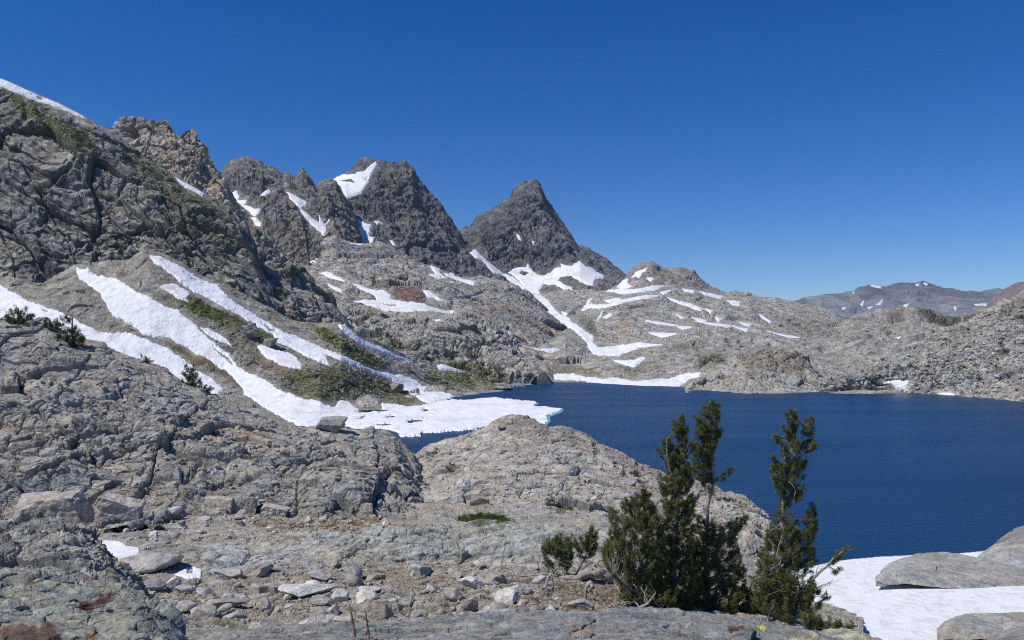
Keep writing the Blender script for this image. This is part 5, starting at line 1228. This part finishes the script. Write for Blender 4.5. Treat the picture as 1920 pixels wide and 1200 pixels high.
pine('pine_tree', 'lone forked pine standing right of the clump against the lake', dR - 1.0,
     [[(1483, 764), (1470, 775), (1463, 785), (1465, 800), (1468, 812), (1490, 815), (1499, 800), (1496, 782), (1490, 770)], [(1514, 780), (1508, 786), (1506, 802), (1508, 815), (1526, 812), (1530, 800), (1534, 794), (1526, 790)],
      [(1461, 803), (1453, 803), (1450, 814), (1453, 828), (1464, 826)], [(1466, 826), (1470, 818), (1500, 818), (1528, 822), (1539, 826), (1531, 836), (1524, 852), (1520, 868), (1508, 880), (1475, 878), (1464, 850), (1460, 838)],
      [(1445, 842), (1448, 862), (1441, 893), (1452, 906), (1458, 925), (1465, 945), (1490, 950), (1505, 930), (1510, 905), (1504, 882), (1470, 872), (1455, 848)],
      [(1462, 945), (1456, 960), (1448, 978), (1440, 1000), (1432, 1022), (1470, 1030), (1500, 1010), (1528, 1000), (1534, 975), (1530, 946), (1520, 942), (1512, 968), (1495, 972), (1480, 950)],
      [(1435, 1020), (1422, 1050), (1470, 1060), (1528, 1075), (1530, 1042), (1526, 1008), (1490, 1012)],
      [(1418, 1050), (1470, 1056), (1526, 1075), (1528, 1110), (1505, 1150), (1450, 1156), (1415, 1140), (1412, 1090)]],
     [([(1474, 1165), (1470, 1100), (1466, 1020), (1468, 950), (1476, 890), (1484, 840), (1484, 800), (1483, 770)], .085, .012), ([(1478, 880, .1), (1496, 840, .2), (1512, 805, .2), (1515, 785, .2)], .035, .01), ([(1470, 1050, .2), (1500, 1020, .4), (1522, 980, .4), (1525, 950, .4)], .035, .01)], 4,
     dead=[((1470, 1000), (1448, 1080), 7), ((1468, 1040), (1440, 1085), 9), ((1470, 1060), (1420, 1085), 4), ((1468, 980), (1458, 1000), 3), ((1474, 860), (1462, 832), 2), ((1476, 900), (1494, 920), 3)])
pine('pine_tree', 'thin leaning pine bough over the snowfield, nearly bare', dR - 1.3,
     [[(1560, 1040), (1572, 1030), (1590, 1024), (1602, 1024), (1598, 1032), (1580, 1040), (1570, 1056), (1558, 1060)], [(1574, 1062), (1582, 1066), (1578, 1074), (1566, 1070)],
      [(1420, 1080), (1450, 1075), (1500, 1080), (1530, 1095), (1526, 1130), (1540, 1150), (1500, 1160), (1440, 1160), (1410, 1140)], [(1532, 1100), (1542, 1106), (1540, 1116), (1530, 1112)], [(1546, 1112), (1556, 1118), (1550, 1124)], [(1534, 1124), (1546, 1130), (1540, 1138), (1530, 1134)]],
     [([(1490, 1165), (1505, 1110), (1535, 1075), (1560, 1050), (1580, 1034), (1600, 1028)], .05, .008)], 5, dens=.8,
     dead=[((1505, 1110), (1560, 1090), 3), ((1490, 1110), (1450, 1095), 6), ((1530, 1080), (1560, 1062), 4), ((1480, 1120), (1450, 1150), 6)])
gl = gd('ledge', 1560, 1186)
pine('pine_shrub', 'dark low pine sprawl at the foot of the lone forked pine', gl[1] + .8,
     [[(1500, 1150), (1530, 1152), (1560, 1160), (1590, 1168), (1600, 1172), (1596, 1182), (1610, 1186), (1600, 1194), (1570, 1196), (1530, 1190), (1500, 1180)]],
     [([(1490, 1190), (1530, 1178), (1570, 1176), (1605, 1182)], .035, .008)], 6, cat='shrub', dens=1.3)
pine('pine_shrub', 'small rounded pine shrub above the fallen log', gd('terrace', 1060, 1085)[1],
     [[(1015, 1042), (1020, 1022), (1035, 1010), (1055, 1000), (1072, 1002), (1084, 1012), (1082, 1040), (1070, 1062), (1040, 1068), (1024, 1060)], [(1082, 1012), (1095, 1000), (1104, 984), (1112, 992), (1122, 996), (1118, 1020), (1112, 1045), (1096, 1052), (1084, 1040)]],
     [([(1068, 1092), (1060, 1060), (1052, 1030), (1052, 1008)], .04, .008), ([(1072, 1090), (1095, 1050), (1106, 1010), (1106, 990)], .035, .008)], 7, cat='shrub', dens=1.1,
     dead=[((1075, 1060), (1050, 1045), 4), ((1085, 1075), (1115, 1060), 5), ((1040, 1090), (1030, 1075), 4)])

# shrubs on the bluff and along the far shore
def shrub(label, L, x, y, poly, seed, ln=4.5, cell=6.2, name='pine_shrub', cat='shrub', off=0.0, group=None, per=7, nn=16, r=.05):
    g = gd(L, x, y)
    pine(name, label, g[1] + off, [poly], [([(x, y + 1), (x + .5, y - 4), (x, np.array(poly)[:, 1].min() + 3)], r * g[1] / 20, .02 * g[1] / 20)], seed, ln=ln, cell=cell, per=per, cat=cat, mat=M_needle_far, needle_n=nn, group=group, base=g)
shrub('large dark pine shrub on the crest of the left bluff', 'bluff', 136, 648, [(104, 612), (103, 600), (108, 594), (116, 595), (122, 592), (132, 597), (143, 610), (152, 622), (158, 632), (161, 645), (158, 652), (140, 648), (118, 640), (106, 634)], 31)
shrub('thin scraggly pine shrub just left of the large dark one', 'bluff', 92, 614, [(80, 604), (84, 595), (90, 600), (98, 597), (100, 606), (92, 614), (84, 612)], 32)
shrub('broad pine shrub at the left edge above the rounded block', 'bluff', 34, 606, [(0, 600), (4, 592), (10, 588), (14, 577), (24, 574), (34, 574), (40, 582), (48, 575), (55, 584), (62, 590), (66, 600), (60, 605), (30, 604), (8, 604)], 33)
shrub('olive dwarf shrub below the large dark pine shrub', 'bluff', 108, 668, [(93, 650), (104, 648), (118, 655), (130, 660), (124, 668), (110, 668), (98, 660)], 34, ln=3.5)
shrub('small olive shrub on the bluff edge over the snow tongue', 'bluff', 272, 676, [(256, 666), (266, 664), (280, 672), (288, 680), (276, 680), (264, 674)], 35, ln=3.5)
shrub('pine shrub with an upright tip in the middle of the bluff crest', 'bluff', 362, 724, [(346, 680), (351, 676), (355, 684), (360, 690), (364, 686), (366, 698), (380, 708), (396, 724), (406, 732), (398, 736), (376, 730), (352, 726), (340, 716), (338, 702), (346, 696)], 36)
ell = lambda x, y, w, h: [(x + w / 2 * math.cos(a), y - h / 2 + h / 2 * math.sin(a)) for a in np.linspace(0, 6.2, 11)]
fs = [('dark conifer clump at the base of the low cliff band', 'cliffband', 845, 672, 26, 26), ('wide dark conifer clump right of the first at the cliff base', 'cliffband', 890, 682, 32, 28), ('narrow dark conifer by the shore meadow', 'slope', 905, 706, 14, 30),
      ('rounded olive conifer nearest the far shore', 'slope', 934, 706, 22, 26), ('dark shrub strip below the snow ribbon end', 'cliffband', 748, 650, 34, 16), ('small dark shrub left of the cliff band shrubs', 'cliffband', 712, 636, 12, 14), ('tiny shrub on the shore right of the olive conifer', 'slope', 962, 712, 12, 12),
      ('dark shrub on the slope left of the shore meadow', 'cliffband', 775, 662, 16, 12), ('round dark shrub alone on the right boulder slope', 'talus', 1838, 714, 16, 12), ('dark green thicket on the pale hillside beyond the snowbank', 'basin', 1332, 690, 44, 22), ('small dark shrub right of the hillside thicket', 'basin', 1356, 684, 18, 14)]
for k, (lab, L, x, y, w, h) in enumerate(fs):
    shrub(lab, L, x, y, ell(x, y, w, h), 50 + k, ln=3.4, cell=5.5, name='conifer_shrub', off=-6.0 if L != 'talus' else -1, per=6, nn=10)
rng = np.random.default_rng(77)
for k, (x, y) in enumerate([(1382, 641), (1410, 600), (1462, 612), (1478, 604), (1500, 612), (1495, 625), (1530, 606), (1545, 622), (1440, 648), (1408, 640), (1360, 640), (1300, 645)]):
    w = rng.uniform(8, 14)
    shrub('tiny dark shrub dotting the pale hillside beyond the lake', 'basin', x, y, ell(x, y, w, w * .6), 80 + k, ln=2.6, cell=4.5, name='conifer_shrub', off=-5, per=5, nn=8, group='shrubs dotting the far hillside')

def ground_cover(name, L, polys, n, size, blades, mat, label, cat, seed, up=.5, width=.3, avoid=()):
    rng = np.random.default_rng(seed); pts = []
    for poly, share in polys:
        for x, y in in_poly(rng, poly, int(n * share), avoid): pts.append(gd(L, x, y))
    c = np.array(pts); k = len(c)
    d = rng.normal(size=(k, blades, 3)); d[..., 2] = np.abs(d[..., 2]) * .6 + up; d /= np.linalg.norm(d, axis=-1, keepdims=True)
    sz = (size * c[:, 1] / F)[:, None, None] * rng.uniform(.5, 1.2, (k, 1, 1)) * rng.uniform(.6, 1.1, (k, blades, 1))
    p0 = c[:, None] + rng.normal(size=(k, blades, 3)) * sz * np.array([.4, .4, .05])
    s_ = np.cross(d, rng.normal(size=(k, blades, 3))); s_ /= np.linalg.norm(s_, axis=-1, keepdims=True) + 1e-9
    V = np.stack([p0 - s_ * sz * width * .5, p0 + s_ * sz * width * .5, p0 + d * sz * .6 + s_ * sz * width * .6, p0 + d * sz], 2).reshape(-1, 3)
    o = mesh_obj(name, V, np.arange(len(V)).reshape(-1, 4), mat, smooth=False)
    return tag(o, label, cat, kind='stuff')
M_heath = leaf_mat('heath_leaves', (.110, .135, .034), (.215, .215, .075), 9)
M_grass = leaf_mat('meadow_grass', (.045, .080, .012), (.12, .16, .03), .5)
M_dry = leaf_mat('dry_grass_blades', (.15, .095, .035), (.30, .23, .10), .4)
ground_cover('dwarf_shrubs', 'slope', [([(325, 550), (357, 558), (400, 576), (440, 592), (470, 612), (513, 632), (480, 634), (440, 620), (410, 604), (360, 584)], .34), ([(585, 610), (620, 624), (660, 650), (700, 670), (722, 686), (700, 688), (650, 663), (605, 638)], .24),
             ([(560, 692), (640, 692), (700, 707), (760, 732), (782, 752), (720, 750), (660, 744), (600, 748), (550, 735)], .3), ([(800, 695), (900, 706), (935, 722), (880, 730), (824, 722)], .12)], 480, 3.2, 12, M_heath, 'green dwarf willow and heath in strips between the snow gullies', 'ground cover', 91, avoid=slo_s, up=.02, width=.55)
ground_cover('dwarf_shrubs', 'leftmount', [([(15, 175), (60, 195), (110, 224), (160, 257), (188, 288), (150, 283), (90, 243), (40, 213)], .45), ([(225, 272), (300, 318), (400, 382), (436, 418), (380, 416), (290, 366), (232, 300)], .4), ([(228, 502), (258, 502), (266, 516), (232, 513)], .15)], 420, 2.8, 12, M_heath, 'green heath patches high on the left mountainside', 'ground cover', 92, up=.02, width=.55)
ground_cover('meadow_grass', 'terrace', [([(858, 972), (900, 966), (945, 972), (965, 984), (900, 988), (865, 986)], 1.0)], 420, 7, 14, M_grass, 'small green meadow patch at the foot of the dome', 'grass', 93, up=.9, width=.14)
ground_cover('meadow_grass', 'dome', [([(860, 955), (900, 950), (950, 962), (960, 975), (870, 975)], .6), ([(1025, 948), (1078, 952), (1066, 972), (1024, 968)], .25), ([(838, 885), (850, 880), (852, 896), (842, 898)], .15)], 420, 6, 14, M_grass, 'green grass tufts in the gaps of the dome', 'grass', 94, up=.9, width=.14)
ground_cover('dry_grass', 'terrace', [([(330, 1090), (480, 1068), (700, 1066), (1040, 1070), (1180, 1085), (1200, 1140), (1000, 1155), (700, 1160), (380, 1180)], .62), ([(460, 972), (640, 980), (800, 986), (640, 996), (500, 1000)], .2), ([(1040, 1095), (1190, 1105), (1200, 1145), (1060, 1150)], .18)], 620, 8, 16, M_dry, 'brown dry grass tufts among the terrace stones', 'dry grass', 95, up=.9, width=.10, avoid=SNOWP)

# ------------------------------------------------------------------ dead wood
def wood(name, label, pts, radii, seed, L='terrace', cat='dead wood', anchor=None, dz=0.0, d=None, mat=None, twigs=0):
    rng = np.random.default_rng(seed)
    g = gd(L, *anchor); dd = g[1] if d is None else d
    q = np.array([at(np.array([p[0]]), np.array([p[1]]), np.array([dd + (p[2] if len(p) > 2 else 0)]))[0] for p in pts])
    n = 5 * len(q); s_ = np.linspace(0, len(q) - 1, n)
    q2 = np.stack([np.interp(s_, np.arange(len(q)), q[:, k]) for k in range(3)], 1); r2 = np.interp(s_, np.arange(len(q)), radii)
    q2[1:-1] += rng.normal(size=(n - 2, 3)) * (r2[1:-1] * .22)[:, None]
    parts = [tube(q2, r2, 9, rng, .14)]
    for k in range(twigs):
        a = q2[rng.integers(n)]; b = a + rng.normal(size=3) * .22 + np.array([0, 0, .05])
        parts.append(tube(curve(a, b, rng.normal(size=3) * .05, 6), np.linspace(.012, .003, 6), 5))
    v, f = merge(parts)
    o = mesh_obj(name, v - q2[0], f, mat or M_dead, smooth=True); o.location = q2[0]
    return tag(o, label, cat)
wood('fallen_log', 'thick grey fallen log beneath the small pine shrub', [(1040, 1084, .2), (1085, 1084, 0), (1112, 1070, -.1), (1132, 1078, -.1), (1158, 1090, 0)], [.03, .10, .15, .13, .09], 1, anchor=(1110, 1092), twigs=6, cat='log')
wood('bent_root', 'bent pale root arching out of the soil under the log', [(1098, 1122, -.2), (1100, 1100, -.25), (1108, 1092, -.3), (1112, 1105, -.35), (1120, 1122, -.4), (1142, 1140, -.5)], [.03, .05, .06, .055, .05, .02], 2, anchor=(1120, 1125), twigs=4, cat='root')
wood('dead_branch', 'crooked dead branch with twigs left of the log', [(1000, 1110, -.1), (1022, 1102, -.1), (1028, 1084, 0), (1040, 1070, .1)], [.02, .035, .03, .012], 3, anchor=(1020, 1108), twigs=16, cat='branch')
wood('dead_branch', 'low pale branch lying flat left of the crooked one', [(955, 1078, 0), (985, 1080, 0), (1020, 1076, 0), (1045, 1080, 0)], [.012, .025, .03, .02], 4, anchor=(1000, 1086), twigs=5, cat='branch')
wood('dead_branch', 'scatter of snapped pale sticks below the bent root', [(1120, 1150, -.4), (1150, 1140, -.4), (1165, 1132, -.3)], [.02, .025, .01], 5, anchor=(1140, 1146), twigs=14, cat='branch')
wood('dead_branch', 'grey fork of branches at the foot of the bushy pine', [(1180, 1152, -.5), (1196, 1140, -.4), (1215, 1132, -.3), (1230, 1110, -.3)], [.02, .025, .02, .01], 6, anchor=(1190, 1150), twigs=12, cat='branch')
M_stalk = plain_mat('dry_stalk', (.33, .22, .13), .8, .3, .05, .1, .3)
wood('dry_stalk', 'dry brown stalk at the bottom edge, left of a pair', [(667, 1204), (664, 1180), (660, 1158), (655, 1132)], [.011, .013, .010, .004], 7, 'nearslab', anchor=(667, 1196), mat=M_stalk, cat='stalk')
wood('dry_stalk', 'dry brown stalk at the bottom edge, right of a pair', [(692, 1204), (690, 1185), (688, 1165), (685, 1146)], [.012, .014, .012, .005], 8, 'nearslab', anchor=(690, 1196), mat=M_stalk, cat='stalk')
wood('dry_stalk', 'tall thin bare stem in front of the greenish slab', [(936, 1092), (940, 1065), (944, 1040), (949, 1012)], [.012, .011, .010, .005], 9, anchor=(936, 1094), mat=M_stalk, cat='stalk', twigs=2)
